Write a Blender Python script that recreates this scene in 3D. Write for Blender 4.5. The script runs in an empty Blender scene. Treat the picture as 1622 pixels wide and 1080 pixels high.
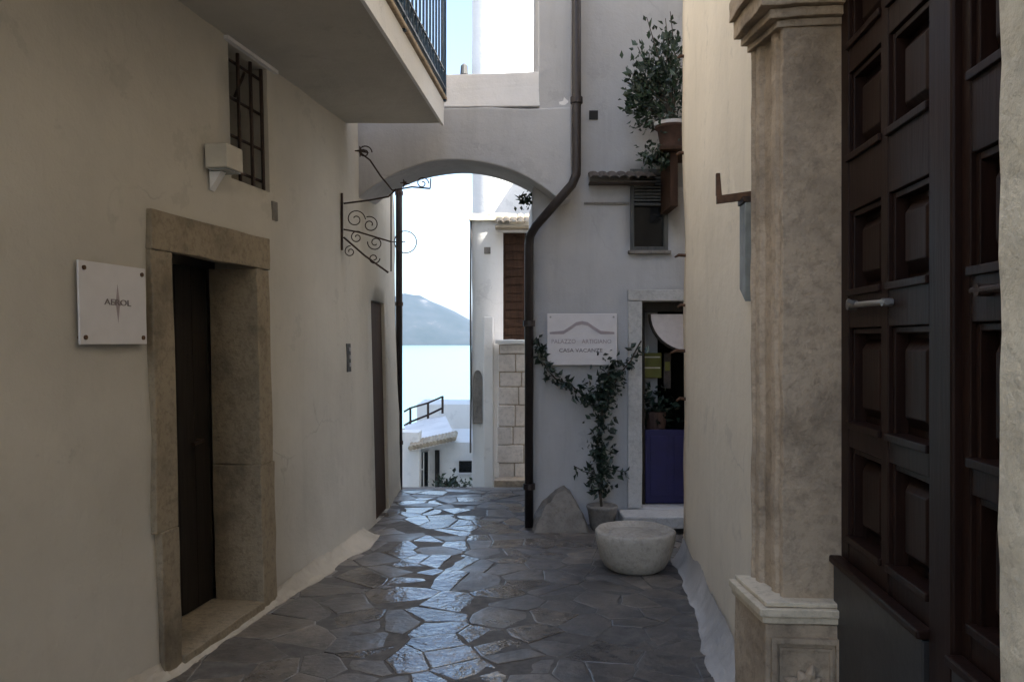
import bpy, bmesh, math, random
from mathutils import Vector, noise, Matrix
random.seed(7)
sc = bpy.context.scene
col = sc.collection
EYE = 1.6
FPX = 1262.0
def P(px, py, d):                      # photograph pixel + distance -> point in the place
    return Vector(((px-811)/FPX*d, d, EYE+(540-py)/FPX*d))

# ------------------------------------------------------------------ materials
def new_mat(name):
    m = bpy.data.materials.new(name); m.use_nodes = True
    nt = m.node_tree
    b = nt.nodes['Principled BSDF']
    return m, nt, b
def nz(nt, scale, detail=4, rough=.55, coord='Object', vec=None):
    if vec is None:
        tc = nt.nodes.new('ShaderNodeTexCoord'); vec = tc.outputs[coord]
    n = nt.nodes.new('ShaderNodeTexNoise')
    n.inputs['Scale'].default_value = scale; n.inputs['Detail'].default_value = detail
    n.inputs['Roughness'].default_value = rough
    nt.links.new(vec, n.inputs['Vector'])
    return n.outputs['Fac']
def ramp(nt, fac, stops):
    r = nt.nodes.new('ShaderNodeValToRGB')
    e = r.color_ramp.elements
    while len(e) < len(stops): e.new(.5)
    for q, (p, c) in zip(e, stops):
        q.position = p; q.color = (c[0], c[1], c[2], 1)
    nt.links.new(fac, r.inputs['Fac'])
    return r.outputs['Color']
def mixc(nt, fac, a, b, mode='MIX'):
    m = nt.nodes.new('ShaderNodeMix'); m.data_type = 'RGBA'; m.blend_type = mode
    for s, v in ((m.inputs[0], fac), (m.inputs[6], a), (m.inputs[7], b)):
        if hasattr(v, 'links'): nt.links.new(v, s)
        elif isinstance(v, (int, float)): s.default_value = v
        else: s.default_value = (v[0], v[1], v[2], 1)
    return m.outputs[2]
def bump(nt, b, h, strength, dist, prev=None):
    n = nt.nodes.new('ShaderNodeBump')
    n.inputs['Strength'].default_value = strength; n.inputs['Distance'].default_value = dist
    nt.links.new(h, n.inputs['Height'])
    if prev: nt.links.new(prev, n.inputs['Normal'])
    nt.links.new(n.outputs['Normal'], b.inputs['Normal'])
    return n.outputs['Normal']
def mul(c, f): return tuple(x*f for x in c)
def plaster(name, c, stain=.8, grime=(.35,.31,.25), streak=.25):
    m, nt, b = new_mat(name)
    big = ramp(nt, nz(nt, .9, 5, .6), [(.3, mul(c, stain)), (.7, c)])
    tc = nt.nodes.new('ShaderNodeTexCoord')
    mp = nt.nodes.new('ShaderNodeMapping'); mp.inputs['Scale'].default_value = (3.5, 3.5, .35)
    nt.links.new(tc.outputs['Object'], mp.inputs['Vector'])
    st = ramp(nt, nz(nt, 1.6, 5, .65, vec=mp.outputs['Vector']), [(.52, (0,0,0)), (.8, (streak,)*3)])
    c1 = mixc(nt, st, big, grime)
    blot = ramp(nt, nz(nt, 6, 6, .7), [(.56, (0,0,0)), (.78, (.35,.35,.35))])
    c2 = mixc(nt, blot, c1, mul(c, .72))
    wob = nt.nodes.new('ShaderNodeTexNoise'); wob.inputs['Scale'].default_value = 3.5; wob.inputs['Detail'].default_value = 6
    nt.links.new(tc.outputs['Object'], wob.inputs['Vector'])
    wm = nt.nodes.new('ShaderNodeMix'); wm.data_type = 'VECTOR'; wm.inputs[0].default_value = .28
    nt.links.new(tc.outputs['Object'], wm.inputs[4]); nt.links.new(wob.outputs['Color'], wm.inputs[5])
    vo = nt.nodes.new('ShaderNodeTexVoronoi'); vo.feature = 'DISTANCE_TO_EDGE'; vo.inputs['Scale'].default_value = 1.5
    nt.links.new(wm.outputs[1], vo.inputs['Vector'])
    ck = ramp(nt, vo.outputs['Distance'], [(0,(1,1,1)),(.010,(0,0,0))])
    ckm = mixc(nt, 1.0, ck, ramp(nt, nz(nt, 1.1, 3, .5), [(.58,(0,0,0)),(.70,(.55,.55,.55))]), 'MULTIPLY')
    pat = ramp(nt, nz(nt, 2.1, 8, .72), [(.60,(0,0,0)),(.625,(.38,.38,.38)),(.8,(.5,.5,.5))])
    c2 = mixc(nt, pat, c2, mul(c, .70))
    c2 = mixc(nt, ckm, c2, mul(c, .5))
    nt.links.new(c2, b.inputs['Base Color'])
    b.inputs['Roughness'].default_value = .92
    b.inputs['Specular IOR Level'].default_value = .2
    n1 = bump(nt, b, nz(nt, 5, 5, .6), .5, .02)
    bump(nt, b, nz(nt, 70, 4, .7), .35, .004, n1)
    return m
def stone(name, c, c2, pit=1.0, scale=14):
    m, nt, b = new_mat(name)
    a = ramp(nt, nz(nt, 2.6, 7, .62), [(.32, c2), (.5, mul(c,.9)), (.68, c)])
    sp = ramp(nt, nz(nt, 26, 6, .75), [(.36, (.42,.42,.42)), (.52, (0,0,0))])
    a = mixc(nt, sp, a, mul(c2, .6))
    nt.links.new(a, b.inputs['Base Color'])
    b.inputs['Roughness'].default_value = .85
    b.inputs['Specular IOR Level'].default_value = .25
    n1 = bump(nt, b, nz(nt, scale, 7, .7), .8*pit, .02)
    v = nt.nodes.new('ShaderNodeTexVoronoi'); v.inputs['Scale'].default_value = 60
    tc = nt.nodes.new('ShaderNodeTexCoord'); nt.links.new(tc.outputs['Object'], v.inputs['Vector'])
    bump(nt, b, v.outputs['Distance'], .22*pit, .005, n1)
    return m
def simple(name, c, rough=.5, metal=0, var=.25, scale=20, bmp=.15, spec=.5):
    m, nt, b = new_mat(name)
    a = ramp(nt, nz(nt, scale, 5, .6), [(.3, mul(c, 1-var)), (.7, mul(c, 1+var*.5))])
    nt.links.new(a, b.inputs['Base Color'])
    b.inputs['Roughness'].default_value = rough; b.inputs['Metallic'].default_value = metal
    b.inputs['Specular IOR Level'].default_value = spec
    if bmp: bump(nt, b, nz(nt, scale*2.5, 4, .6), bmp, .006)
    return m
def wood(name, c, rough=.4, spec=.4):
    m, nt, b = new_mat(name)
    tc = nt.nodes.new('ShaderNodeTexCoord')
    mp = nt.nodes.new('ShaderNodeMapping'); mp.inputs['Scale'].default_value = (22, 22, 1.6)
    nt.links.new(tc.outputs['Object'], mp.inputs['Vector'])
    g = nz(nt, 2, 6, .65, vec=mp.outputs['Vector'])
    nt.links.new(ramp(nt, g, [(.3, mul(c, .55)), (.7, mul(c, 1.25))]), b.inputs['Base Color'])
    b.inputs['Roughness'].default_value = rough; b.inputs['Specular IOR Level'].default_value = spec
    bump(nt, b, g, .3, .004)
    return m
def leafmat(name, c):
    m, nt, b = new_mat(name)
    oi = nt.nodes.new('ShaderNodeNewGeometry')
    nt.links.new(ramp(nt, oi.outputs['Random Per Island'], [(0, mul(c,.55)), (.6, c), (1, mul(c,1.7))]), b.inputs['Base Color'])
    b.inputs['Roughness'].default_value = .45
    return m

M = dict(
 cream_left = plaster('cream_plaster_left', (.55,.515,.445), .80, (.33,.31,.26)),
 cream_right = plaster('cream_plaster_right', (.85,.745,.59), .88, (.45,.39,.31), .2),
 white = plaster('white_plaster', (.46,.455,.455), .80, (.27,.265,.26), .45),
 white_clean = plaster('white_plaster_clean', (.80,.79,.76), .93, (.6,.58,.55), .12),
 skirt = plaster('worn_skirting', (.56,.50,.41), .55, (.25,.22,.18), .6),
 skirt_right = plaster('whitewash_skirting', (.60,.56,.51), .55, (.24,.22,.19), .7),
 lime = plaster('limewash', (.80,.78,.76), .8, (.5,.47,.43), .2),
 door_stone = stone('door_stone', (.325,.265,.185), (.165,.135,.095), .9),
 tufa = stone('tufa_stone', (.51,.395,.275), (.26,.20,.14), 1.0, 16),
 tufa_light = stone('tufa_stone_light', (.70,.59,.43), (.50,.41,.29), .6, 14),
 tufa_pale = stone('tufa_stone_pale', (.76,.69,.54), (.50,.45,.35), .8, 18),
 grey_stone = stone('grey_stone', (.24,.22,.195), (.13,.12,.105), .7),
 pale_grey_stone = stone('pale_grey_stone', (.50,.49,.47), (.38,.37,.35), .5),
 bowl_stone = stone('bowl_stone', (.48,.425,.35), (.30,.265,.215), .7, 18),
 block_stone = stone('block_stone', (.76,.68,.60), (.62,.54,.47), .7, 8),
 dark_wood = wood('dark_door_wood', (.022,.0105,.0075), .45, .13),
 black_wood = wood('old_black_door_wood', (.022,.017,.013), .6, .25),
 brown_wood = wood('brown_shutter_wood', (.055,.030,.019), .65, .12),
 slate = simple('dark_slate', (.035,.034,.034), .45, 0, .35, 9, .25),
 iron = simple('rusty_iron', (.05,.030,.022), .6, .5, .5, 30, .3),
 rust = simple('brown_rust', (.11,.055,.028), .8, .2, .4, 30, .3),
 blue_iron = simple('blue_painted_iron', (.02,.045,.075), .35, .3, .3, 25, .1),
 pipe = simple('brown_pipe_paint', (.026,.019,.018), .5, .2, .4, 9, .15),
 steel = simple('steel', (.36,.35,.34), .5, 1, .2, 30, .05),
 plaque = simple('white_plaque', (.62,.60,.60), .3, 0, .05, 12, .03),
 sign_white = simple('sign_white', (.60,.57,.57), .45, 0, .06, 10, .03),
 ink = simple('grey_ink', (.17,.14,.14), .6, 0, .1, 30, 0),
 ink_pale = simple('pale_ink', (.33,.28,.29), .6, 0, .1, 30, 0),
 shutter_grey = wood('grey_shutter', (.075,.075,.07), .6),
 dark_glass = simple('dark_glass', (.012,.013,.014), .08, 0, .2, 8, 0),
 grey_glass = simple('grey_glass', (.22,.24,.23), .15, 0, .3, 14, .05),
 tile = simple('roof_tile', (.085,.068,.055), .85, 0, .5, 12, .4),
 tile_pale = simple('pale_roof_tile', (.40,.34,.25), .85, 0, .4, 12, .4),
 terracotta = simple('terracotta', (.085,.045,.032), .8, 0, .35, 14, .2),
 soil = simple('soil', (.22,.19,.15), .95, 0, .4, 60, .6),
 blue = simple('blue_paint', (.010,.008,.065), .5, 0, .2, 10, .05),
 yellow = simple('yellow_board', (.16,.155,.02), .5, 0, .15, 10, .03),
 cloth = simple('white_cloth', (.62,.56,.54), .9, 0, .1, 20, .1),
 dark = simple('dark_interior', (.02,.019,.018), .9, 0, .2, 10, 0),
 leaf = leafmat('bush_leaf', (.020,.038,.020)),
 vine_leaf = leafmat('vine_leaf', (.014,.028,.018)),
 stem = simple('woody_stem', (.06,.045,.03), .8, 0, .3, 30, .2),
 wire = simple('grey_wire', (.09,.085,.08), .6, 0, .2, 30, 0),
)
# ------------------------------------------------------------------ mesh helper
class MB:
    def __init__(s): s.bm = bmesh.new()
    def box(s, a, b, rot=0, T=None):
        a = Vector(a); b = Vector(b)
        c = (a+b)/2
        vs = []
        for x in (a.x, b.x):
            for y in (a.y, b.y):
                for z in (a.z, b.z):
                    p = Vector((x,y,z))
                    if rot: p = c + Matrix.Rotation(rot, 3, 'Z') @ (p-c)
                    if T: p = T(p)
                    vs.append(s.bm.verts.new(p))
        for f in ((0,1,3,2),(4,6,7,5),(0,4,5,1),(2,3,7,6),(0,2,6,4),(1,5,7,3)):
            s.bm.faces.new([vs[i] for i in f])
        return s
    def hexa(s, pts):                  # 8 points: 4 below then 4 above, same order
        vs = [s.bm.verts.new(p) for p in pts]
        for f in ((3,2,1,0),(4,5,6,7),(0,1,5,4),(1,2,6,5),(2,3,7,6),(3,0,4,7)):
            s.bm.faces.new([vs[i] for i in f])
        return s
    def prism(s, poly, f0, f1):        # poly of 2D points, f0/f1 map a 2D point to the two ends
        a = [s.bm.verts.new(f0(p)) for p in poly]; b = [s.bm.verts.new(f1(p)) for p in poly]
        n = len(poly)
        for i in range(n): s.bm.faces.new((a[i], a[(i+1)%n], b[(i+1)%n], b[i]))
        s.bm.faces.new(a[::-1]); s.bm.faces.new(b)
        return s
    def tube(s, pts, r, seg=8, close=False):
        pts = [Vector(p) for p in pts]; n = len(pts)
        rr = r if isinstance(r, (list, tuple)) else [r]*n
        rings = []
        up = None
        for i in range(n):
            if close: t = pts[(i+1)%n]-pts[i-1]
            else: t = pts[min(i+1,n-1)]-pts[max(i-1,0)]
            t.normalize()
            if up is None:
                up = Vector((0,0,1)) if abs(t.z) < .9 else Vector((1,0,0))
            u = (up - t*up.dot(t)); u.normalize(); up = u
            w = t.cross(u)
            rings.append([s.bm.verts.new(pts[i]+(u*math.cos(2*math.pi*k/seg)+w*math.sin(2*math.pi*k/seg))*rr[i]) for k in range(seg)])
        m = n if close else n-1
        for i in range(m):
            A = rings[i]; B = rings[(i+1)%n]
            for k in range(seg): s.bm.faces.new((A[k], A[(k+1)%seg], B[(k+1)%seg], B[k]))
        if not close:
            s.bm.faces.new(rings[0][::-1]); s.bm.faces.new(rings[-1])
        return s
    def lathe(s, prof, c, seg=32, wob=0):
        rings = []
        for r, z in prof:
            ring = []
            for k in range(seg):
                a = 2*math.pi*k/seg
                q = Vector((math.cos(a), math.sin(a), 0))
                rad = r*(1+wob*noise.noise(Vector((q.x*1.5, q.y*1.5, z*4+3))))
                ring.append(s.bm.verts.new(Vector(c)+q*rad+Vector((0,0,z))))
            rings.append(ring)
        for A, B in zip(rings, rings[1:]):
            for k in range(seg): s.bm.faces.new((A[k], A[(k+1)%seg], B[(k+1)%seg], B[k]))
        s.bm.faces.new(rings[0][::-1]); s.bm.faces.new(rings[-1])
        return s
    def rough(s, cuts=6, amp=.008, scale=6, seed=0):
        bmesh.ops.subdivide_edges(s.bm, edges=s.bm.edges[:], cuts=cuts, use_grid_fill=True)
        for v in s.bm.verts:
            p = v.co*scale + Vector((seed, seed*1.7, 0))
            v.co += noise.noise_vector(p)*amp + noise.noise_vector(p*3.1)*amp*.4
        return s
    def leaves(s, pts, size, up=.3, out=None):
        for p in pts:
            d = Vector((random.gauss(0,1), random.gauss(0,1), random.gauss(up,1)))
            if out is not None: d += (Vector(p)-out).normalized()*1.2
            d.normalize()
            w = d.cross(Vector((random.gauss(0,1), random.gauss(0,1), random.gauss(0,1)))); w.normalize()
            n = d.cross(w)
            L = size*random.choice((.55,.7,.9,1.0,1.15,1.4))*random.uniform(.85,1.15); W = L*random.uniform(.22,.34)
            b = Vector(p); tip = b+d*L - n*L*.12
            v0 = s.bm.verts.new(b); v1 = s.bm.verts.new(b+d*L*.45+w*W+n*W*.4); v2 = s.bm.verts.new(tip); v3 = s.bm.verts.new(b+d*L*.45-w*W+n*W*.4)
            s.bm.faces.new((v0,v1,v2)); s.bm.faces.new((v0,v2,v3))
        return s
    def build(s, name, m, parent=None, bevel=0, smooth=False, recalc=True):
        if recalc: bmesh.ops.recalc_face_normals(s.bm, faces=s.bm.faces[:])
        me = bpy.data.meshes.new(name); s.bm.to_mesh(me); s.bm.free()
        me.materials.append(M[m] if isinstance(m, str) else m)
        if smooth:
            for p in me.polygons: p.use_smooth = True
        o = bpy.data.objects.new(name, me); col.objects.link(o)
        if parent: o.parent = parent; o.matrix_parent_inverse = parent_inv(parent)
        if bevel:
            bv = o.modifiers.new('Bevel', 'BEVEL'); bv.width = bevel; bv.segments = 2; bv.limit_method = 'ANGLE'
        return o
def parent_inv(p):
    w = Matrix.Identity(4)
    q = p
    chain = []
    while q: chain.append(q); q = q.parent
    for q in reversed(chain): w = w @ (q.matrix_parent_inverse @ Matrix.Translation(q.location))
    return w.inverted()
def tag(o, label, cat, group=None):
    o['label'] = label; o['category'] = cat
    if group: o['group'] = group
    return o
def thing(name, label, cat, loc=(0,0,0), group=None):
    o = bpy.data.objects.new(name, None); col.objects.link(o); o.location = loc
    o.empty_display_size = .1
    return tag(o, label, cat, group)
def struct(o): o['kind'] = 'structure'; return o
def text_mesh(name, body, size, m, parent, origin, xdir, ydir, depth=.002, sx=1.0):
    cu = bpy.data.curves.new(name, 'FONT'); cu.body = body; cu.size = size; cu.align_x = 'CENTER'; cu.align_y = 'CENTER'
    cu.extrude = depth/2; cu.resolution_u = 3
    to = bpy.data.objects.new(name, cu); col.objects.link(to)
    bpy.context.view_layer.update()
    me = bpy.data.meshes.new_from_object(to.evaluated_get(bpy.context.evaluated_depsgraph_get()))
    bpy.data.objects.remove(to)
    x = Vector(xdir).normalized(); y = Vector(ydir).normalized(); z = x.cross(y)
    for v in me.vertices: v.co = Vector(origin) + x*v.co.x*sx + y*v.co.y + z*v.co.z
    me.materials.clear(); me.materials.append(M[m])
    o = bpy.data.objects.new(name, me); col.objects.link(o)
    if parent: o.parent = parent; o.matrix_parent_inverse = parent_inv(parent)
    return o

class Path:
    def __init__(s, pts, side=1, batter=0):
        s.p = [Vector(q) for q in pts]; s.side = side; s.batter = batter
        s.u = [0]
        for a, b in zip(s.p, s.p[1:]): s.u.append(s.u[-1]+(b-a).length)
        s.n = []
        for a, b in zip(s.p, s.p[1:]):
            d = (b-a).normalized(); s.n.append(Vector((d.y, -d.x))*side)
    def at(s, u, n, z):
        k = 0
        while k < len(s.n)-1 and u > s.u[k+1]+1e-6: k += 1
        t = (u-s.u[k])/(s.u[k+1]-s.u[k])
        q = s.p[k].lerp(s.p[k+1], t); nn = s.n[k]
        if t > .9999 and k < len(s.n)-1:
            m = (s.n[k]+s.n[k+1]).normalized(); nn = m/max(.3, m.dot(s.n[k]))
        q = q + nn*n
        return Vector((q.x - s.batter*z, q.y, z))
    def uy(s, y):
        for k in range(len(s.n)):
            a, b = s.p[k].y, s.p[k+1].y
            if min(a,b) <= y <= max(a,b): return s.u[k]+(y-a)/(b-a)*(s.u[k+1]-s.u[k])
    def ux(s, x, k):
        a, b = s.p[k].x, s.p[k+1].x
        return s.u[k]+(x-a)/(b-a)*(s.u[k+1]-s.u[k])
def wall_mesh(path, u0, u1, z0, z1, holes=(), reveal=.3, T=.4, step=.16, amp=.010, seed=0, zfine=5.0, cut_back=False):
    """plastered wall: gently uneven face, real openings with reveals, a back and a top"""
    us = {u0, u1}; zs = {z0, z1}
    for u in path.u:
        if u0 < u < u1: us.add(u)
    for h in holes: us |= {h[0], h[1]}; zs |= {h[2], h[3]}
    def fill(S, st):
        S = sorted(S); R = [S[0]]
        for a, b in zip(S, S[1:]):
            stp = st if not callable(st) else st(a)
            n = max(1, int(math.ceil((b-a)/stp)))
            for i in range(1, n+1): R.append(a+(b-a)*i/n)
        return R
    us = fill(us, step); 
    zl = [z for z in zs if z <= zfine] + ([zfine] if z1 > zfine else [])
    Z = fill(set(zl), step)
    if z1 > zfine: Z += fill({zfine, z1}, .8)[1:]
    mb = MB(); bm = mb.bm
    V = {}
    def inh(u, z):
        return any(h[0]-1e-6 <= u <= h[1]+1e-6 and h[2]-1e-6 <= z <= h[3]+1e-6 for h in holes)
    def fv(i, j):
        if (i,j) not in V:
            u, z = us[i], Z[j]
            q = path.at(u, 0, z)
            n = 0 if inh(u, z) else amp*(noise.noise(q*1.3+Vector((seed,0,0)))*1.6+noise.noise(q*4+Vector((0,seed,0)))*.5)
            V[i,j] = bm.verts.new(path.at(u, n, z))
        return V[i,j]
    for i in range(len(us)-1):
        for j in range(len(Z)-1):
            uc, zc = (us[i]+us[i+1])/2, (Z[j]+Z[j+1])/2
            if any(h[0] < uc < h[1] and h[2] < zc < h[3] for h in holes): continue
            bm.faces.new((fv(i,j), fv(i+1,j), fv(i+1,j+1), fv(i,j+1)))
    for f in bm.faces: f.smooth = True
    W = {}
    def bv(i, j, t):
        if (i,j,t) not in W: W[i,j,t] = bm.verts.new(path.at(us[i], -t, Z[j]))
        return W[i,j,t]
    ii = {u: i for i, u in enumerate(us)}; jj = {z: j for j, z in enumerate(Z)}
    nu, nzz = len(us)-1, len(Z)-1
    for h in holes:
        i0 = min(range(len(us)), key=lambda i: abs(us[i]-h[0])); i1 = min(range(len(us)), key=lambda i: abs(us[i]-h[1]))
        j0 = min(range(len(Z)), key=lambda i: abs(Z[i]-h[2])); j1 = min(range(len(Z)), key=lambda i: abs(Z[i]-h[3]))
        for j in range(j0, j1):
            for i in (i0, i1): bm.faces.new((fv(i,j), fv(i,j+1), bv(i,j+1,reveal), bv(i,j,reveal)))
        for i in range(i0, i1):
            for j in (j0, j1): bm.faces.new((fv(i,j), fv(i+1,j), bv(i+1,j,reveal), bv(i,j,reveal)))
        bm.faces.new([bv(i0,j0,reveal), bv(i1,j0,reveal), bv(i1,j1,reveal), bv(i0,j1,reveal)]) if False else None
    # back, ends and top
    for i in range(nu):
        spans = [(0, nzz)]
        if cut_back:
            for h in holes:
                if h[0] < (us[i]+us[i+1])/2 < h[1]:
                    j0 = min(range(len(Z)), key=lambda q: abs(Z[q]-h[2])); j1 = min(range(len(Z)), key=lambda q: abs(Z[q]-h[3]))
                    spans = [(0, j0), (j1, nzz)]
        for ja, jb in spans: bm.faces.new((bv(i,ja,T), bv(i+1,ja,T), bv(i+1,jb,T), bv(i,jb,T)))
        bm.faces.new((fv(i,nzz), fv(i+1,nzz), bv(i+1,nzz,T), bv(i,nzz,T)))
    for i in (0, nu):
        for j in range(nzz): bm.faces.new((fv(i,j), fv(i,j+1), bv(i,j+1,T), bv(i,j,T)))
    for e in bm.edges:
        if len(e.link_faces) == 2 and e.calc_face_angle(0) > .5: e.smooth = False
    return mb
def pbox(path, u0, u1, n0, n1, z0, z1, mb=None):
    mb = mb or MB()
    mb.hexa([path.at(u0,n0,z0), path.at(u1,n0,z0), path.at(u1,n1,z0), path.at(u0,n1,z0),
             path.at(u0,n0,z1), path.at(u1,n0,z1), path.at(u1,n1,z1), path.at(u0,n1,z1)])
    return mb

# ================================================================== LEFT HOUSE
LP = Path([(-9.0,-2.5),(-2.83,-2.5),(-2.37,0.0),(-1.68,3.77),(-1.47,4.92),(-1.25,6.2),(-1.225,6.7),(-1.17,7.3),(-1.2,8.62),(-5.0,9.2)], 1, .025)
yL = LP.uy
def Lseg(y): return yL(y)
house_l = thing('plastered_house', 'cream plastered house left of the alley, with stone door frame and balcony', 'house', (-2.2,4,0))
door_h = (yL(3.84), yL(4.85), .0, 2.13)
win_h = (yL(4.545), yL(5.0), 2.53, 3.30)
far_h = (yL(7.02), yL(7.62), 0.0, 1.96)
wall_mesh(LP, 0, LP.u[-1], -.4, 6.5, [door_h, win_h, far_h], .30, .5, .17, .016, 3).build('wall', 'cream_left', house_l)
# rear closing of the openings
# stone door frame
df = pbox(LP, yL(3.765), yL(4.915), -.02, .035, 2.035, 2.225)
df.rough(5, .008, 7, 1)
fr = df.build('stone_lintel', 'door_stone', house_l, .006)
for (a, b, z0, z1, sd) in ((3.765,3.93,.69,2.033,2),(3.79,3.93,.0,.688,3),(4.74,4.915,.0,.86,4),(4.75,4.905,.862,2.033,5)):
    pbox(LP, yL(a), yL(b), -.285, .03, z0, z1).rough(5, .008, 7, sd).build('stone_jamb', 'door_stone', house_l, .006)
pbox(LP, yL(3.932), yL(4.738), -.30, .04, -.05, .055).rough(5, .008, 7, 6).build('threshold', 'door_stone', house_l, .006)
d = MB()
for k in range(5):
    a = 3.935+k*.161; pbox(LP, yL(a), yL(a+.157), -.36, -.29, .057, 2.032, d)
dl = d.build('door', 'black_wood', house_l, .004)
mb = MB(); mb.tube([LP.at(yL(4.6),-.29,1.02), LP.at(yL(4.6),-.25,1.02), LP.at(yL(4.5),-.25,1.01)], .011); mb.build('handle', 'iron', dl)
# plaster skirting spreading onto the paving
def skirting(wallf, ys, wf, hf, name, m, parent, seed):
    """rough band of mortar thrown against the foot of a wall, breaking up over the paving"""
    mb = MB(); prev = None; K = 13
    for y in ys:
        w, h = wf(y), hf(y)
        ring = [mb.bm.verts.new(wallf(y, -.06, -.05))]
        for k in range(K):
            t = k/(K-1)                                   # 0 at the wall, 1 at the outer edge
            q = wallf(y, .006+w*t**1.15, h*(1-t)**1.7+.010*(1-t)+.002)
            f = noise.noise(q*11+Vector((seed,0,0)))*.014+noise.noise(q*29+Vector((0,seed,0)))*.007+noise.noise(q*70)*.003
            e = noise.noise(Vector((y*5.3,seed,1)))*.022+noise.noise(Vector((y*15,seed,5)))*.010
            ring.append(mb.bm.verts.new(wallf(y, .006+w*t**1.15+e*t*t, h*(1-t)**1.7+.010*(1-t)+.003+f*(1-.6*t))))
        ring.append(mb.bm.verts.new(wallf(y, w+.03, -.05)))
        ring = ring[::-1]
        if prev:
            for k in range(len(ring)-1): mb.bm.faces.new((prev[k], prev[k+1], ring[k+1], ring[k]))
        else: mb.bm.faces.new(ring)
        prev = ring
    mb.bm.faces.new(prev)
    return mb.build(name, m, parent, 0, False)
Lw = lambda y, n, z: LP.at(yL(y), n, z)
def lw(y):
    w = .06+.04*noise.noise(Vector((y*2.3,2,0)))+.03*min(1,max(0,(y-4.7)/.5))+.05*min(1,max(0,(y-5.7)/.4))
    return w
def lh(y): return .02 if 3.8 < y < 4.9 else .07+.04*noise.noise(Vector((y*1.9,7,0)))
skirting(Lw, [.5+.03*i for i in range(204)], lw, lh, 'skirting', 'skirt', house_l, 3)
# barred window
wn = pbox(LP, win_h[0], win_h[1], -.30, -.26, 2.53, 3.30).build('barred_window', 'shutter_grey', house_l)
mb = MB()
for k in range(3):
    a = 4.55+k*.153
    pbox(LP, yL(a), yL(a+.014), -.255, -.235, 2.54, 3.29, mb)
mb.build('shutter_batten', 'black_wood', wn)
mb = MB()
for t in (.03, .36, .68, .97):
    u = win_h[0]+(win_h[1]-win_h[0])*t; mb.tube([LP.at(u,-.035,2.5), LP.at(u,-.035,3.32)], .0115, 6)
for z in (2.60, 2.80, 3.02, 3.24):
    mb.tube([LP.at(win_h[0]-.02,-.05,z), LP.at(win_h[1]+.02,-.05,z)], .010, 6)
mb.tube([LP.at(win_h[0]+.15,-.05,3.04), LP.at(win_h[0]+.27,-.05,3.22)], .009, 6)
mb.build('grille', 'iron', wn)
pbox(LP, win_h[0]-.05, win_h[1]+.10, -.02, .03, 3.303, 3.325).build('drip_ledge', 'lime', wn)
# brown far door
bd = pbox(LP, far_h[0]+.004, far_h[1]-.004, -.10, -.028, 0, 1.955)
bd.build('brown_door', 'brown_wood', house_l)
# balcony: slab, fascia, railing
SZ = 3.33
def bal(y): 
    t = (y-4.04)/(6.33-4.04); return -.77+t*(.203)
mb = MB()
y0, y1 = 0.6, 6.33
inn = lambda y, z: LP.at(yL(y), -.2, z)
mb.hexa([inn(y0,SZ), Vector((bal(y0),y0,SZ)), Vector((bal(y1),y1,SZ)), inn(y1,SZ),
         inn(y0,SZ+.17), Vector((bal(y0)+.0,y0,SZ+.17)), Vector((bal(y1)+.0,y1,SZ+.17)), inn(y1,SZ+.17)])
mb.rough(7, .006, 3, 5)
balc = mb.build('balcony', 'cream_left', house_l)
mb = MB()
mb.hexa([Vector((bal(y0)+.004,y0,SZ-.012)), Vector((bal(y0)+.026,y0,SZ-.012)), Vector((bal(y1)+.026,y1+.02,SZ-.012)), Vector((bal(y1)+.004,y1+.02,SZ-.012)),
         Vector((bal(y0)+.004,y0,SZ+.176)), Vector((bal(y0)+.026,y0,SZ+.176)), Vector((bal(y1)+.026,y1+.02,SZ+.176)), Vector((bal(y1)+.004,y1+.02,SZ+.176))])
mb.rough(6, .004, 4, 6); mb.build('fascia', 'white_clean', balc)
mb = MB()
mb.hexa([inn(y0,SZ+.18), Vector((bal(y0)+.05,y0,SZ+.185)), Vector((bal(y1)+.05,y1+.04,SZ+.185)), inn(y1+.03,SZ+.18),
         inn(y0,SZ+.215), Vector((bal(y0)+.05,y0,SZ+.215)), Vector((bal(y1)+.05,y1+.04,SZ+.215)), inn(y1+.03,SZ+.215)])
mb.build('edge_slab', 'tufa', balc, .006)
mb = MB()
off = .03
rz0, rz1 = SZ+.27, SZ+1.2
mb.tube([(bal(y0)+off,y0,rz0),(bal(y1)+off,y1,rz0)], .016, 6)
mb.tube([(bal(y0)+off,y0,rz1),(bal(y1)+off,y1,rz1)], .022, 6)
mb.tube([(bal(y0)+off,y0,rz0+.14),(bal(y1)+off,y1,rz0+.14)], .010, 6)
n = 48
for k in range(n+1):
    y = y0+(y1-y0)*k/n
    big = k % 12 == 0
    mb.tube([(bal(y)+off,y,SZ+.17 if big else rz0),(bal(y)+off,y,rz1)], .016 if big else .0085, 6)
    if k < n:   # little rings between the two lower rails
        yc = y+(y1-y0)/n/2
        mb.tube([(bal(yc)+off, yc+.045*math.cos(a), rz0+.07+.055*math.sin(a)) for a in [i*math.pi/4 for i in range(8)]], .006, 5, True)
q = LP.at(yL(y1),0,0)
for zz in (rz0, rz1, rz0+.14): mb.tube([(bal(y1),y1,zz),(q.x-.1,y1,zz)], .014, 6)
for k in range(1,6):
    x = bal(y1)+(q.x-bal(y1))*k/6; mb.tube([(x,y1,rz0),(x,y1,rz1)], .0085, 6)
mb.build('railing', 'blue_iron', balc)
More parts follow.
